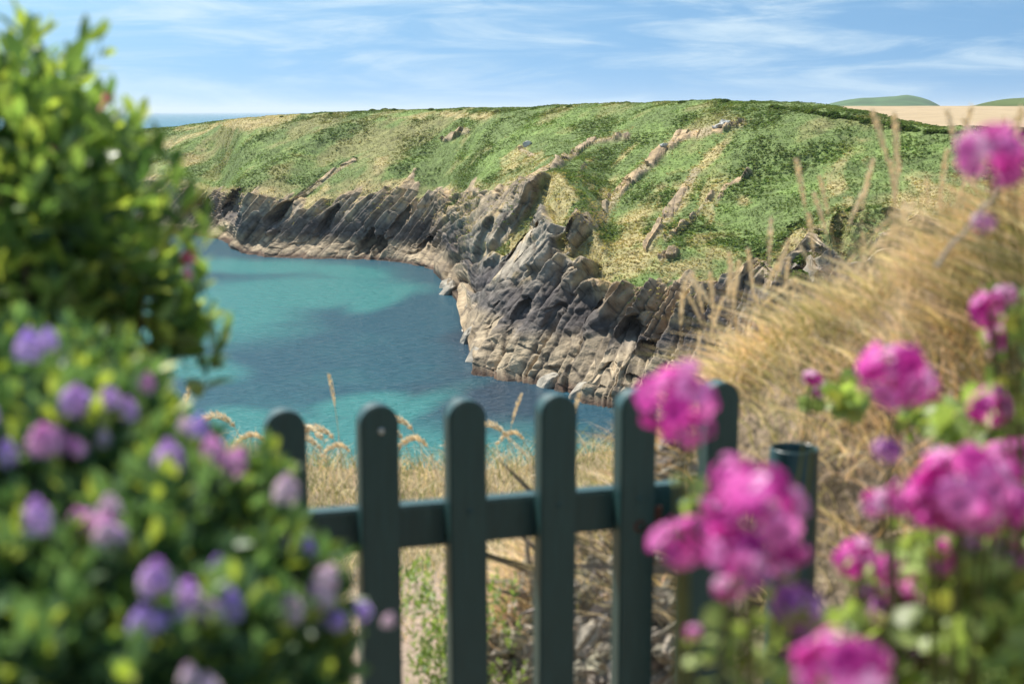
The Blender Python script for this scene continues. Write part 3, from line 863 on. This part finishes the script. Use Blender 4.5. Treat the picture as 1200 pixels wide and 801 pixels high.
for u_, tv in zip([338, 443, 547, 647, 740], TOPV):
    q = gate_pt(u_); s = float((q - g0) @ gdir) - .010
    zt = float(at(u_, tv, q[1])[2])
    o = obj_bm('picket', picket_bm(.068, zt - 23.55, TH), M_PAINT, gate); o.location = (s, -TH / 2 - .018, 0); o.rotation_euler = (0, float(rng.normal() * .004), float(rng.normal() * .012))
    sc = bpy.data.meshes.new('screw')
    import bmesh
    bm = bmesh.new(); bmesh.ops.create_uvsphere(bm, u_segments=10, v_segments=6, radius=.0055)
    bmesh.ops.scale(bm, vec=(1, .45, 1), verts=bm.verts)
    w = obj_bm('screw', bm, M_PAINT if u_ != 443 else M_ZINC, o); w.location = (.002, -TH / 2 - .0005, zt - 23.55 - .044 if u_ == 443 else zt - 23.55 - .2)
zr = float(at(443, 592, gate_pt(443)[1])[2]) - 23.55
L0, L1 = -.06, float((gate_pt(800) - g0) @ gdir)
o = obj_bm('rail', box_rounded((L0, -.018, zr - .078), (L1, .022, zr), .004), M_PAINT, gate)
o = obj_bm('rail', box_rounded((L0, -.018, .12), (L1, .022, .20), .004), M_PAINT, gate)
# rusty latch on the fifth picket
s5 = float((gate_pt(740) - g0) @ gdir)
la = obj_bm('latch_plate', box_rounded((s5 - .03, -.05, zr - .085), (s5 + .045, -.0445, zr - .03), .002), M_RUST, gate)
kb = tube([(s5 - .005, -.05, zr - .06), (s5 - .005, -.058, zr - .06), (s5 - .005, -.066, zr - .06)], [.014, .016, .008], 14)
mesh_np('latch_boss', kb[0], kb[1], M_RUST, gate)
bm = bmesh.new(); bmesh.ops.create_uvsphere(bm, u_segments=12, v_segments=8, radius=.009); bl = obj_bm('latch_bolt', bm, M_ZINC, gate); bl.location = (s5 - .032, -.052, zr - .062)
# round-topped board that closes the gateway beyond the latch, and the stub post
q = gate_pt(847) + gdir * 0 + np.array([0.0, .05]); zt = float(at(851, 446, q[1])[2])
bd = obj_bm('gate_post', picket_bm(.064, zt - 23.5, .05), M_PAINT); bd.location = (q[0], q[1], 23.5); bd.rotation_euler = (0, 0, rotz)
tag(bd, 'round topped dark green post behind the pink flower head at the gate end', 'post')
q = gate_pt(803) - np.array([.0, .11]); zt = float(at(812, 590, q[1])[2])
sp = obj_bm('stub_post', box_rounded((-.03, -.045, 0), (.045, .045, zt - 23.4), .004), M_PAINT); sp.location = (q[0] + .012, q[1], 23.4); sp.rotation_euler = (0, 0, rotz - .22)
tag(sp, 'short square green post in front of the rail under the pink flowers', 'post')

# open steel pipe
Yp = 2.75; pt = at(931, 524, Yp)
a = np.linspace(0, 2 * math.pi, 41)[:-1]; ro, ri = .0485, .0435
prof = [(ro, 23.3), (ro, pt[2] - .004), (ro - .0015, pt[2]), (ri + .0015, pt[2]), (ri, pt[2] - .004), (ri, pt[2] - .6)]
V = np.concatenate([np.stack([pt[0] + r * np.cos(a), Yp + r * np.sin(a), np.full(40, z)], -1) for r, z in prof])
pp = mesh_np('pipe_post', V, gridfaces(len(prof), 40, True)[:, ::-1], M_PIPE, smooth=True, loc=(pt[0], Yp, 23.3))
tag(pp, 'open ended green steel pipe standing by the earth bank', 'post')

# ------------------------------------------------------------------ leaves and shrubs
def leaf_T(w, l, fold=.25, curl=.2, tip=1.0):
    ts = np.array([0, .25, .55, .82, 1.]); hw = np.array([.08, .75, 1., .62, .04 * tip + .02]) * w / 2
    V = []
    for t, h in zip(ts, hw):
        z = -curl * l * t ** 2 * .6
        V += [(-h, t * l, z + fold * h), (0, t * l, z), (h, t * l, z + fold * h)]
    Fq = []
    for k in range(4):
        a = k * 3
        Fq += [[a, a + 1, a + 4, a + 3], [a + 1, a + 2, a + 5, a + 4]]
    return np.array(V), np.array(Fq)

def shoots(p, d, n_leaf, length, lw, ll, colf, whorl=2, open_=.9, seed=0):
    """leafy shoots: positions p (n,3), directions d (n,3); leaves set along each shoot, smaller at the tip"""
    n = len(p); out = []
    T, TF = leaf_T(lw, ll)
    up = norm(np.cross(d, rng.normal(size=(n, 3)))); sd = np.cross(d, up)
    for k in range(n_leaf):
        t = k / (n_leaf - 1)
        a = k * 2.4 + rng.uniform(0, .6, n)
        rad = np.cos(a)[:, None] * up + np.sin(a)[:, None] * sd
        spread = open_ * (1.15 - .85 * t)
        dirn = norm(d * (1 - .3 * spread + .25) + rad * spread * 1.1 + rng.normal(size=(n, 3)) * .15)
        Mx = frames(dirn, norm(d + .3 * rng.normal(size=(n, 3)))) * ((1.05 - .45 * t ** 2) * rng.uniform(.75, 1.15, n))[:, None, None]
        pos = p - d * (length * (1 - t))[..., None] if False else p - d * length * (1 - t)
        out.append(inst(T, TF, Mx, pos, colf(n, t)))
    return out

def ell_shell(ells, n, depth=.35):
    """points in the outer layer of a union of ellipsoids [(centre, radii)], with outward directions"""
    Ps, Ds = [], []
    vol = np.array([np.prod(e[1]) ** (2 / 3) for e in ells]); cnt = (n * vol / vol.sum()).astype(int)
    for (c, r), m in zip(ells, cnt):
        d = norm(rng.normal(size=(m, 3)))
        k = 1 - depth * rng.random(m) ** 1.5
        Ps.append(np.array(c) + d * np.array(r) * k[:, None]); Ds.append(norm(d / np.array(r)))
    Pq = np.concatenate(Ps); Dq = np.concatenate(Ds)
    inside = np.zeros(len(Pq), int)
    for c, r in ells:
        inside += (np.linalg.norm((Pq - np.array(c)) / np.array(r), axis=1) < 1 - depth)
    ok = inside == 0
    return Pq[ok], Dq[ok]

def E(u, v, Y, ru, rv, ry):
    """ellipsoid given by picture centre / radii in pixels at distance Y, depth radius ry in metres"""
    return (at(u, v, Y), (ru / F * Y, ry, rv / F * Y))

def branches(root, pts, r0, r1, n, wob=.05):
    parts = []
    for k in range(n):
        e = pts[int(rng.integers(0, len(pts)))]
        t = np.linspace(0, 1, 9)[:, None]
        mid = root + (e - root) * .5 + np.array([0, 0, .12]) + rng.normal(size=3) * wob
        st = root + rng.normal(size=3) * np.array([.05, .05, 0])
        path = st * (1 - t) ** 2 + 2 * mid * t * (1 - t) + e * t ** 2
        parts.append(tube(path, np.linspace(r0, r1, 9), 5))
    return joinc(parts)

YG = np.array([.50, .57, .13]); MG = np.array([.25, .37, .11]); DG = np.array([.06, .125, .05]); BG = np.array([.18, .29, .14])
def col_esc(n, t):
    tipc = rng.random(n) < .12 + .52 * t
    c = np.where(tipc[:, None], mix(MG, YG, rng.random(n)), mix(DG, MG, rng.random(n)))
    return c * rng.uniform(.8, 1.2, (n, 1))
def col_hebe(n, t):
    tipc = rng.random(n) < .03 + .36 * t ** 2
    c = np.where(tipc[:, None], mix(np.array([.30, .38, .06]), np.array([.48, .54, .13]), rng.random(n)), mix(DG, BG * 1.0, rng.random(n)))
    return c * rng.uniform(.8, 1.2, (n, 1))

# --- tall glossy shrub
ells = [E(20, 150, 1.73, 95, 110, 0.205), E(85, 215, 1.66, 105, 110, 0.218), E(20, 300, 1.66, 150, 120, 0.256), E(150, 290, 1.66, 70, 60, 0.154), E(90, 350, 1.66, 115, 70, 0.218), E(215, 368, 1.66, 42, 30, 0.077), E(-120, 200, 1.86, 150, 190, 0.320), E(30, 75, 1.73, 28, 45, 0.064), E(-40, 400, 1.73, 140, 90, 0.256)]
p, d = ell_shell(ells, 820, .55)
d = norm(d * .6 + np.array([0.05, -.05, .75]) + rng.normal(size=d.shape) * .35)
parts = shoots(p, d, 8, .07, .020, .042, col_esc)
sprig = [(22, 20), (48, 38), (62, 78), (118, 66), (108, 40), (130, 112), (152, 130), (182, 172), (205, 200), (238, 258), (262, 388), (232, 330), (218, 405), (12, 40), (90, 92), (165, 150), (240, 372), (188, 412)]
sp_ = at([a[0] for a in sprig], [a[1] for a in sprig], rng.uniform(1.54, 1.74, len(sprig)))
sd_ = norm(np.array([.35, -.1, .8]) + rng.normal(size=(len(sprig), 3)) * .35)
parts += shoots(sp_, sd_, 8, .085, .019, .045, col_esc)
V, Fc, C = join(parts)
rt = np.array([-.72, 1.75, 23.45])
tall = empty('glossy_shrub', rt); tag(tall, 'tall glossy leaved shrub with lime green young tips and pink buds', 'shrub')
child(mesh_np('foliage', V, Fc, M_LEAF, col=C, smooth=True), tall)
V, Fc = branches(rt, p, .012, .002, 70); child(mesh_np('branch', V, Fc, M_BARK, col=np.array([.14, .10, .07])), tall)
# a bare pale twig and a few pink buds
budT, budF = leaf_T(.011, .022, .9, 0)
for u_, v_, Y_, s_ in [(217, 312, 1.56, .9), (124, 121, 1.6, .55), (60, 182, 1.54, .5)]:
    b0 = at(u_, v_, Y_); n = 9
    dr = norm(rng.normal(size=(n, 3)) * .5 + np.array([0.2, -.1, .8]))
    V, Fc, C = inst(budT, budF, frames(dr) * s_, np.tile(b0, (n, 1)), np.array([.78, .26, .36]) * rng.uniform(.7, 1.2, (n, 1)))
    child(mesh_np('flower_bud', V, Fc, M_PETAL, col=C, smooth=True), tall)
# long pale shoot
n = 12; k = np.linspace(0, 1, n)
sp0, sp1 = at(180, 305, 1.55), at(228, 238, 1.55)
pp_ = sp0 + (sp1 - sp0) * k[:, None]
T, TF = leaf_T(.016, .045)
V, Fc, C = inst(T, TF, frames(norm((sp1 - sp0) + rng.normal(size=(n, 3)) * .012)), pp_, np.array([.42, .44, .16]) * rng.uniform(.8, 1.2, (n, 1)))
child(mesh_np('young_shoot', V, Fc, M_LEAF, col=C, smooth=True), tall)

# --- flower spikes for the hebes
def spike_mesh(seed, c0, c1, fade):
    r = np.random.default_rng(seed); n = 120
    k = r.random(n) ; a = r.uniform(0, 6.28, n)
    prof = .0105 * np.sin(np.clip(k * .9 + .18, 0, 1) * math.pi) ** .6
    p = np.stack([np.cos(a) * prof, np.sin(a) * prof, k * .030], -1)
    d = norm(np.stack([np.cos(a), np.sin(a), .3 + k], -1))
    T = []; 
    for q in range(4):
        x, y = math.cos(q * math.pi / 2), math.sin(q * math.pi / 2)
        T += [(0, .001, 0), (x * .0022 - y * .0017, .0022, y * .0022 + x * .0017), (x * .0046, .0035, y * .0046), (x * .0022 + y * .0017, .0022, y * .0022 - x * .0017)]
    TF = np.arange(16).reshape(-1, 4)
    c = mix(np.array(c1), np.array(c0), np.clip(k + r.normal(size=n) * .2 - fade, 0, 1)) * r.uniform(.8, 1.2, (n, 1))
    V, Fc, C = inst(np.array(T), TF, frames(d), p, c)
    o = mesh_np('flower_spike', V, Fc, M_PETAL, col=C); me = o.data; bpy.data.objects.remove(o)
    return me
spikes = [spike_mesh(800, (.68, .38, .84), (.84, .74, .90), .14), spike_mesh(801, (.76, .32, .70), (.88, .68, .80), .15), spike_mesh(802, (.50, .32, .80), (.78, .70, .90), .1), spike_mesh(803, (.78, .62, .76), (.84, .78, .78), .3)]
def add_spike(parent, u, v, Y, s, k, tilt=(0, 0)):
    o = bpy.data.objects.new('flower_spike', spikes[k]); COL.objects.link(o); o.parent = parent
    q = at(u, v, Y); q[2] -= .02 * s
    o.location = Vector([float(x) for x in q]) - parent.location
    s *= .74
    o.scale = (s, s, s); o.rotation_euler = (tilt[0], tilt[1], float(rng.uniform(0, 6)))
    if k == 3: o['label'] = 'faded whitish flower spike'

def hebe(name, ells, n, base, label, spk):
    p, d = ell_shell(ells, n, .4)
    d = norm(d * .7 + np.array([0, -.1, .8]) + rng.normal(size=d.shape) * .3)
    root = empty(name, base); tag(root, label, 'shrub')
    V, Fc, C = join(shoots(p, d, 9, .05, .016, .033, col_hebe))
    child(mesh_np('foliage', V, Fc, M_SOFTLEAF, col=C, smooth=True), root)
    V, Fc = branches(np.array(base), p, .010, .002, 60); child(mesh_np('branch', V, Fc, M_BARK, col=np.array([.13, .10, .08])), root)
    for a in spk:
        a = list(a); a[2] -= .02
        add_spike(root, *a)
        b = list(a); b[0] += float(rng.choice([-1, 1]) * rng.uniform(12, 30)); b[1] += float(rng.uniform(-14, 18)); b[3] *= .7
        if rng.random() < .5: continue
        b[4] = int(rng.choice([b[4], 0, 1, 3])); add_spike(root, *b)
    return root
hebe('hebe_shrub', [E(40, 500, 1.22, 170, 90, .16), E(-60, 560, 1.2, 150, 120, .16), E(110, 440, 1.3, 75, 45, .08), E(30, 430, 1.28, 90, 60, .1)], 560, (-.45, 1.25, 23.5),
     'purple flowered hebe shrub under the tall glossy shrub', [
     (32, 392, 1.15, 1.05, 2, (.1, -.2)), (80, 452, 1.15, 1., 0, (.2, -.4)), (103, 460, 1.16, 1., 2, (.2, .4)), (48, 495, 1.1, 1.1, 1, (.3, -.4)), (66, 505, 1.12, .9, 1, (.3, .3)), (-20, 470, 1.1, 1., 0), (120, 505, 1.15, .6, 3), (150, 470, 1.2, .8, 0), (8, 520, 1.1, .8, 2), (172, 440, 1.25, .7, 1)])
hebe('hebe_shrub', [E(190, 610, 1.12, 120, 80, .14), E(60, 680, 1.05, 150, 110, .17), E(215, 720, 1.05, 150, 100, .16), E(330, 690, 1.12, 72, 95, .09), E(290, 590, 1.2, 60, 70, .07), E(230, 545, 1.2, 52, 45, .06), E(345, 790, 1.08, 75, 80, .1), E(60, 830, 1., 170, 110, .16), E(230, 850, 1.0, 170, 110, .16), E(40, 600, 1.1, 110, 60, .12)], 1500, (-.30, 1.1, 23.5),
     'low purple flowered hebe shrub spreading in front of the gate', [
     (196, 522, 1.12, 1.15, 0, (.1, .1)), (205, 535, 1.12, .9, 0, (.1, .4)), (252, 516, 1.15, 1., 1, (.1, -.3)), (268, 527, 1.15, 1.0, 1, (.1, .5)), (230, 490, 1.17, .8, 2, (.1, -.2)), (42, 590, 1.02, 1.05, 0), (98, 597, 1.03, 1., 1, (.2, -.3)), (125, 610, 1.02, 1., 3, (.2, .4)), (128, 585, 1.05, .9, 3),
     (180, 658, .98, 1.1, 0, (.2, -.2)), (215, 688, .97, 1.15, 0, (.2, .3)), (236, 700, .98, .9, 3, (.2, .3)), (166, 716, .96, .9, 2), (270, 695, 1., .9, 2), (333, 560, 1.15, 1., 3, (.1, .1)), (357, 632, 1.13, .9, 2, (.1, .1)), (372, 665, 1.1, 1.1, 3, (.1, .7)), (384, 680, 1.1, .9, 3, (.2, .8)), (428, 703, 1.12, .65, 2, (0, .6)), (395, 712, 1.1, .7, 2, (.1, .6)), (340, 700, 1.05, .9, 3), (242, 795, .93, .9, 3), (255, 655, 1.05, .7, 2)])

# ------------------------------------------------------------------ pink flowers
def floret_T():
    V, Fq = [], []
    for q in range(5):
        a = q * 2 * math.pi / 5; c, s = math.cos(a), math.sin(a)
        rows = [(.001, .0016, 0), (.006, .0044, .0012), (.0105, .0056, .0012), (.0128, .0030, -.0004)]
        b = len(V)
        for r, w, z in rows:
            for m in (-1, 0, 1):
                rr_ = r - (.0016 if (m == 0 and r > .012) else 0)
                x, y = rr_, m * w
                V.append((x * c - y * s, z + (.0010 if m == 0 else 0) + abs(m) * .0006, x * s + y * c))
        for k in range(3):
            for m in range(2):
                i = b + k * 3 + m; Fq.append([i, i + 1, i + 4, i + 3])
    return np.array(V), np.array(Fq)
FT, FF = floret_T()
def head_mesh(seed, R, n, cols, flat=.75):
    r = np.random.default_rng(seed)
    i = np.arange(n); ph = i * 2.39996; zc = 1 - 1.55 * (i + .5) / n
    d = np.stack([np.sqrt(np.maximum(1 - zc ** 2, 0)) * np.cos(ph), np.sqrt(np.maximum(1 - zc ** 2, 0)) * np.sin(ph), zc], -1)
    d = norm(d + r.normal(size=d.shape) * .18)
    d = norm(d + r.normal(size=d.shape) * .28); lob = .72 + .5 * vnoise(d * 1.7 + seed, seed)
    p = d * R * np.array([1, 1, flat]) * (lob * r.uniform(.7, 1.35, n))[:, None] * .9
    c = np.array(cols)[r.integers(0, len(cols), n)] * r.uniform(.85, 1.15, (n, 1))
    Mx = frames(norm(d + r.normal(size=d.shape) * .25), r.normal(size=d.shape)) * r.uniform(.9, 1.5, n)[:, None, None]
    V, Fc, C = inst(FT, FF, Mx, p, c)
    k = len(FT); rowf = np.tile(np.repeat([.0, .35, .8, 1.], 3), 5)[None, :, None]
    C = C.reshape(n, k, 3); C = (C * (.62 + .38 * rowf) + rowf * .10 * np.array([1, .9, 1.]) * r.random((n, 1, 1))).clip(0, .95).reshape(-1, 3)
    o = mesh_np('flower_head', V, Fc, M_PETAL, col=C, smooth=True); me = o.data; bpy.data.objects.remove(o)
    return me
PK = [(.84, .13, .56), (.58, .03, .34), (.88, .26, .66), (.94, .55, .80), (.76, .07, .49)]
MV = [(.58, .20, .54), (.50, .18, .52), (.70, .36, .66)]
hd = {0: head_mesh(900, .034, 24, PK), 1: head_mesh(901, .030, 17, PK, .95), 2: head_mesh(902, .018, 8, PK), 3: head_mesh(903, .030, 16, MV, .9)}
Rh = {0: .0385, 1: .0355, 2: .027, 3: .038}
def round_leaf():
    n = 9; V = [(0, 0, 0)]; 
    for k in range(n):
        a = math.pi * (-.15 + 1.3 * k / (n - 1)); r = .5 * (1 + .10 * math.cos(k * math.pi))
        V.append((r * math.cos(a), .45 + r * math.sin(a) * .95, .08 * math.cos(2 * a)))
    return np.array(V), np.array([[0, k, k + 1, k + 1] for k in range(1, n)])
RLT, RLF = round_leaf(); RLF = RLF[:, :3]
LG = np.array([.38, .48, .16])
def pink_plant(base, label, heads, leaves, nleaf, ls=.024):
    base = np.array(base); root = empty('pink_flower_plant', base); tag(root, label, 'flower plant')
    st = []
    for (u, v, Y, size, k) in heads:
        q = at(u, v, Y)
        s = size / F * Y / (2 * Rh[k])
        o = bpy.data.objects.new('flower_head', hd[k]); COL.objects.link(o); o.parent = root
        o.location = Vector([float(x) for x in q]) - root.location; o.scale = (s, s, s)
        o.rotation_euler = (float(rng.normal(.25, .3)), float(rng.normal(0, .35)), float(rng.uniform(0, 6)))
        if k == 3: o['label'] = 'fading mauve flower head'
        t = np.linspace(0, 1, 10)[:, None]
        b0 = base + rng.normal(size=3) * np.array([.05, .03, 0]); mid = np.array([q[0] * .75 + b0[0] * .25, q[1], q[2] - .25])
        st.append(tube(b0 * (1 - t) ** 2 + 2 * mid * t * (1 - t) + q * t ** 2, np.linspace(.0035, .0018, 10), 5))
        # little green bracts below the head
    V, Fc = joinc(st); child(mesh_np('stem', V, Fc, M_SOFTLEAF, col=np.array([.13, .14, .05])), root)
    if nleaf:
        p, d = ell_shell(leaves, nleaf, .8)
        n = len(p); dd = norm(d + rng.normal(size=(n, 3)) * .7)
        Mx = frames(dd, norm(rng.normal(size=(n, 3)) * .6 + np.array([-.2, -.3, .9]))) * (ls * rng.uniform(.6, 1.25, n))[:, None, None]
        c = mix(LG * .45, LG * 1.35, rng.random(n)); yl = rng.random(n) < .15; c[yl] = np.array([.36, .36, .10])
        V, Fc, C = inst(RLT, RLF, Mx, p, c)
        child(mesh_np('foliage', V, Fc, M_SOFTLEAF, col=C, smooth=True), root)
    return root
pink_plant((.16, 1.1, 23.5), 'pink flower plant standing in front of the gate latch', [(795, 470, 1.15, 92, 1), (803, 500, 1.16, 60, 1), (798, 636, 1.05, 74, 1), (885, 598, 1.0, 112, 0), (862, 650, .98, 84, 0), (915, 640, 1.02, 70, 0), (880, 672, .98, 60, 3), (935, 712, .98, 80, 3), (812, 740, 1.0, 24, 2), (862, 560, 1.02, 60, 1), (850, 690, 1., 40, 2), (920, 580, 1.02, 44, 2)],
           [E(805, 555, 1.15, 18, 36, .03), E(852, 770, 1.02, 40, 40, .05), E(905, 750, 1.0, 55, 60, .06)], 62, .019)
pink_plant((.18, .92, 23.5), 'nearest pink flower plant with one big head at the bottom edge', [(985, 792, .84, 125, 0)], [E(960, 880, .86, 60, 50, .05)], 40)
pink_plant((.42, 1.25, 23.5), 'widest pink flower plant with crowded heads beside the pipe', [(1125, 580, 1.12, 120, 0), (1150, 600, 1.12, 90, 0), (1085, 590, 1.15, 84, 0), (1045, 440, 1.25, 92, 0), (1066, 452, 1.27, 60, 1), (1040, 528, 1.25, 44, 3), (1005, 655, 1.35, 52, 1), (1030, 590, 1.3, 44, 2), (1065, 702, 1.3, 62, 1), (1035, 720, 1.3, 48, 3), (1066, 750, 1.3, 52, 1), (1100, 742, 1.32, 40, 2), (1020, 690, 1.33, 36, 3), (1130, 550, 1.15, 60, 1), (1170, 560, 1.15, 56, 1), (1095, 540, 1.14, 40, 2), (1010, 640, 1.3, 30, 2), (1088, 720, 1.3, 44, 1), (1050, 690, 1.3, 36, 2), (1075, 770, 1.28, 40, 2), (1140, 640, 1.2, 34, 2), (1108, 655, 1.22, 48, 1), (1046, 668, 1.28, 44, 1), (1185, 655, 1.2, 50, 1), (1092, 700, 1.24, 40, 2), (1180, 590, 1.16, 60, 0)],
           [E(1090, 690, 1.35, 90, 90, .08), E(1150, 740, 1.25, 90, 90, .1), E(1060, 790, 1.3, 80, 50, .08), E(1130, 650, 1.25, 50, 40, .05), E(1015, 770, 1.3, 50, 60, .05), E(1170, 700, 1.2, 60, 90, .08)], 560)
pink_plant((.62, 1.4, 23.5), 'tall pink flower plant rising along the picture edge over the bank grass', [(1160, 186, 1.15, 78, 0), (1182, 172, 1.18, 50, 1), (1152, 262, 1.2, 30, 3), (1158, 362, 1.55, 50, 1), (1178, 346, 1.55, 38, 2), (1168, 396, 1.57, 40, 2), (1162, 476, 1.5, 50, 1), (1182, 536, 1.35, 56, 1), (1205, 540, 1.35, 60, 0)],
           [E(1190, 390, 1.6, 30, 50, .06), E(1150, 500, 1.6, 60, 40, .08), E(1190, 600, 1.4, 40, 70, .08), E(1185, 480, 1.55, 30, 50, .05), E(1180, 780, 1.2, 60, 120, .1), E(1120, 700, 1.22, 70, 60, .08)], 460)
pink_plant((.40, 2.2, 23.6), 'small pink flower plant low against the bare bank', [(953, 444, 2.0, 27, 2), (957, 460, 2.0, 14, 2)], [E(975, 470, 2.05, 30, 16, .03), E(1090, 490, 2., 40, 18, .04), E(1000, 455, 2.1, 30, 12, .03)], 130)

# green weed growing on the path
wd = empty('leafy_weed', (-.16, 3.75, 23.42)); tag(wd, 'leafy green weed growing on the bare path behind the gate', 'weed')
pw_ = np.stack([rng.normal(-.18, .085, 200), rng.normal(3.75, .1, 200), 23.46 + rng.random(200) ** 1.5 * .34], -1); dw = norm(np.stack([rng.normal(size=200) * .3, rng.normal(size=200) * .3, np.ones(200)], -1))
V, Fc, C = join(shoots(pw_, dw, 8, .07, .010, .026, lambda n, t: mix(np.array([.12, .19, .05]), np.array([.30, .38, .12]), rng.random(n)) * (1 + .3 * t)))
child(mesh_np('foliage', V, Fc, M_SOFTLEAF, col=C, smooth=True), wd)
# bleached dead stem at the right
t = np.linspace(0, 1, 14)[:, None]
q0, q1 = at(1095, 312, 2.0), at(1182, 212, 2.0)
V, Fc = tube(q0 + (q1 - q0) * t + rng.normal(size=(14, 3)) * .002, np.linspace(.0035, .002, 14), 6)
n = 40; kk = rng.random(n)[:, None] * .5 + .5
T, TF = leaf_T(.006, .018)
V2, F2, C2 = inst(T, TF, frames(norm((q1 - q0) + rng.normal(size=(n, 3)) * .08)), q0 + (q1 - q0) * kk, np.array([.62, .54, .46]) * rng.uniform(.8, 1.2, (n, 1)))
V, Fc, C = join([(V, Fc, np.tile([.55, .48, .40], (len(V), 1))), (V2, F2, C2)])
tag(mesh_np('dead_stem', V, Fc, M_GRASS, col=C), 'bleached dead flower stem leaning over the bank grass', 'stem')

# ------------------------------------------------------------------ sea air
mH, nt, out = new_mat('haze'); L = nt.links.new
pv = N(nt, 'ShaderNodeVolumePrincipled'); pv.inputs['Color'].default_value = (.80, .90, 1.0, 1); pv.inputs['Density'].default_value = HAZE; pv.inputs['Anisotropy'].default_value = .2
L(pv.outputs[0], out.inputs['Volume'])
hb = np.array([[x, y, z] for x in (-52000, 52000) for y in (-52000, 52000) for z in (-8, 140)], float)
hz = mesh_np('haze', hb, np.array([[0, 1, 3, 2], [4, 6, 7, 5], [0, 4, 5, 1], [2, 3, 7, 6], [0, 2, 6, 4], [1, 5, 7, 3]]), mH)
tag(hz, 'thin sea haze over the bay', 'haze', kind='stuff')

# ------------------------------------------------------------------ light, sky, camera
SAZ, SEL = math.radians(-40), math.radians(54)      # sun ahead and to the left
sdir = Vector((math.sin(SAZ) * math.cos(SEL), math.cos(SAZ) * math.cos(SEL), math.sin(SEL)))
sl = bpy.data.lights.new('sun', 'SUN'); sl.energy = 5.0; sl.angle = math.radians(.53); sl.color = (1, .95, .86)
so = bpy.data.objects.new('sun', sl); COL.objects.link(so); so.rotation_euler = sdir.to_track_quat('Z', 'Y').to_euler(); so.location = (0, 0, 80)

w = bpy.data.worlds.new('World'); S.world = w; w.use_nodes = True
nt = w.node_tree; nt.nodes.clear(); L = nt.links.new
out = nt.nodes.new('ShaderNodeOutputWorld'); bg = nt.nodes.new('ShaderNodeBackground'); bg.inputs[1].default_value = .105
tc = N(nt, 'ShaderNodeTexCoord')
sep = N(nt, 'ShaderNodeSeparateXYZ'); L(tc.outputs['Generated'], sep.inputs[0])
# raise the look-up so that the low band of sky in view has the blue of a clear maritime sky
ma = N(nt, 'ShaderNodeMath', operation='MULTIPLY_ADD'); ma.inputs[1].default_value = 4.5; ma.inputs[2].default_value = .55; L(sep.outputs[2], ma.inputs[0])
cmb = N(nt, 'ShaderNodeCombineXYZ'); L(sep.outputs[0], cmb.inputs[0]); L(sep.outputs[1], cmb.inputs[1]); L(ma.outputs[0], cmb.inputs[2])
nv = N(nt, 'ShaderNodeVectorMath', operation='NORMALIZE'); L(cmb.outputs[0], nv.inputs[0])
sky = N(nt, 'ShaderNodeTexSky', sky_type='NISHITA'); sky.sun_disc = False; sky.sun_elevation = SEL; sky.sun_rotation = SAZ
sky.air_density = 1.0; sky.dust_density = .6; sky.ozone_density = 1.6; sky.altitude = 0
L(nv.outputs[0], sky.inputs[0])
# cirrus: streaks in azimuth / elevation
at2 = N(nt, 'ShaderNodeMath', operation='ARCTAN2'); L(sep.outputs[0], at2.inputs[0]); L(sep.outputs[1], at2.inputs[1])
c2 = N(nt, 'ShaderNodeCombineXYZ'); L(at2.outputs[0], c2.inputs[0]); L(sep.outputs[2], c2.inputs[1])
mp = N(nt, 'ShaderNodeMapping'); mp.inputs['Rotation'].default_value = (0, 0, .16); mp.inputs['Scale'].default_value = (8.0, 50, 1); mp.inputs['Location'].default_value = (.6, .35, 0)
L(c2.outputs[0], mp.inputs[0])
cn = N(nt, 'ShaderNodeTexNoise'); cn.inputs['Scale'].default_value = 1.; cn.inputs['Detail'].default_value = 7; cn.inputs['Roughness'].default_value = .6; cn.inputs['Distortion'].default_value = .5
L(mp.outputs[0], cn.inputs['Vector'])
cr = N(nt, 'ShaderNodeMapRange', interpolation_type='SMOOTHSTEP'); cr.inputs[1].default_value = .40; cr.inputs[2].default_value = .74; cr.inputs[3].default_value = .05; cr.inputs[4].default_value = .68
L(cn.outputs[0], cr.inputs[0])
tnt = N(nt, 'ShaderNodeVectorMath', operation='MULTIPLY'); tnt.inputs[1].default_value = (.60, .95, .98)
L(sky.outputs[0], tnt.inputs[0])
mxs = N(nt, 'ShaderNodeMix', data_type='RGBA'); L(cr.outputs[0], mxs.inputs[0]); L(tnt.outputs[0], mxs.inputs[6]); mxs.inputs[7].default_value = (4.7, 5.6, 6.0, 1)
L(mxs.outputs[2], bg.inputs[0]); L(bg.outputs[0], out.inputs[0])

cam = bpy.data.cameras.new('camera'); co = bpy.data.objects.new('camera', cam); COL.objects.link(co)
co.location = CAM; co.rotation_euler = (math.pi / 2 - PITCH, 0, 0)
cam.sensor_width = 36; cam.lens = F * 36 / 1200; cam.clip_start = .05; cam.clip_end = 100000
cam.dof.use_dof = True; cam.dof.focus_distance = 170; cam.dof.aperture_fstop = cam.lens / 12.0; cam.dof.aperture_blades = 0
S.camera = co
S.view_settings.view_transform = 'Standard'; S.view_settings.look = 'None'; S.view_settings.exposure = 0.75; S.view_settings.gamma = 1
S.view_settings.use_curve_mapping = False
S.cycles.max_bounces = 6; S.cycles.transparent_max_bounces = 8
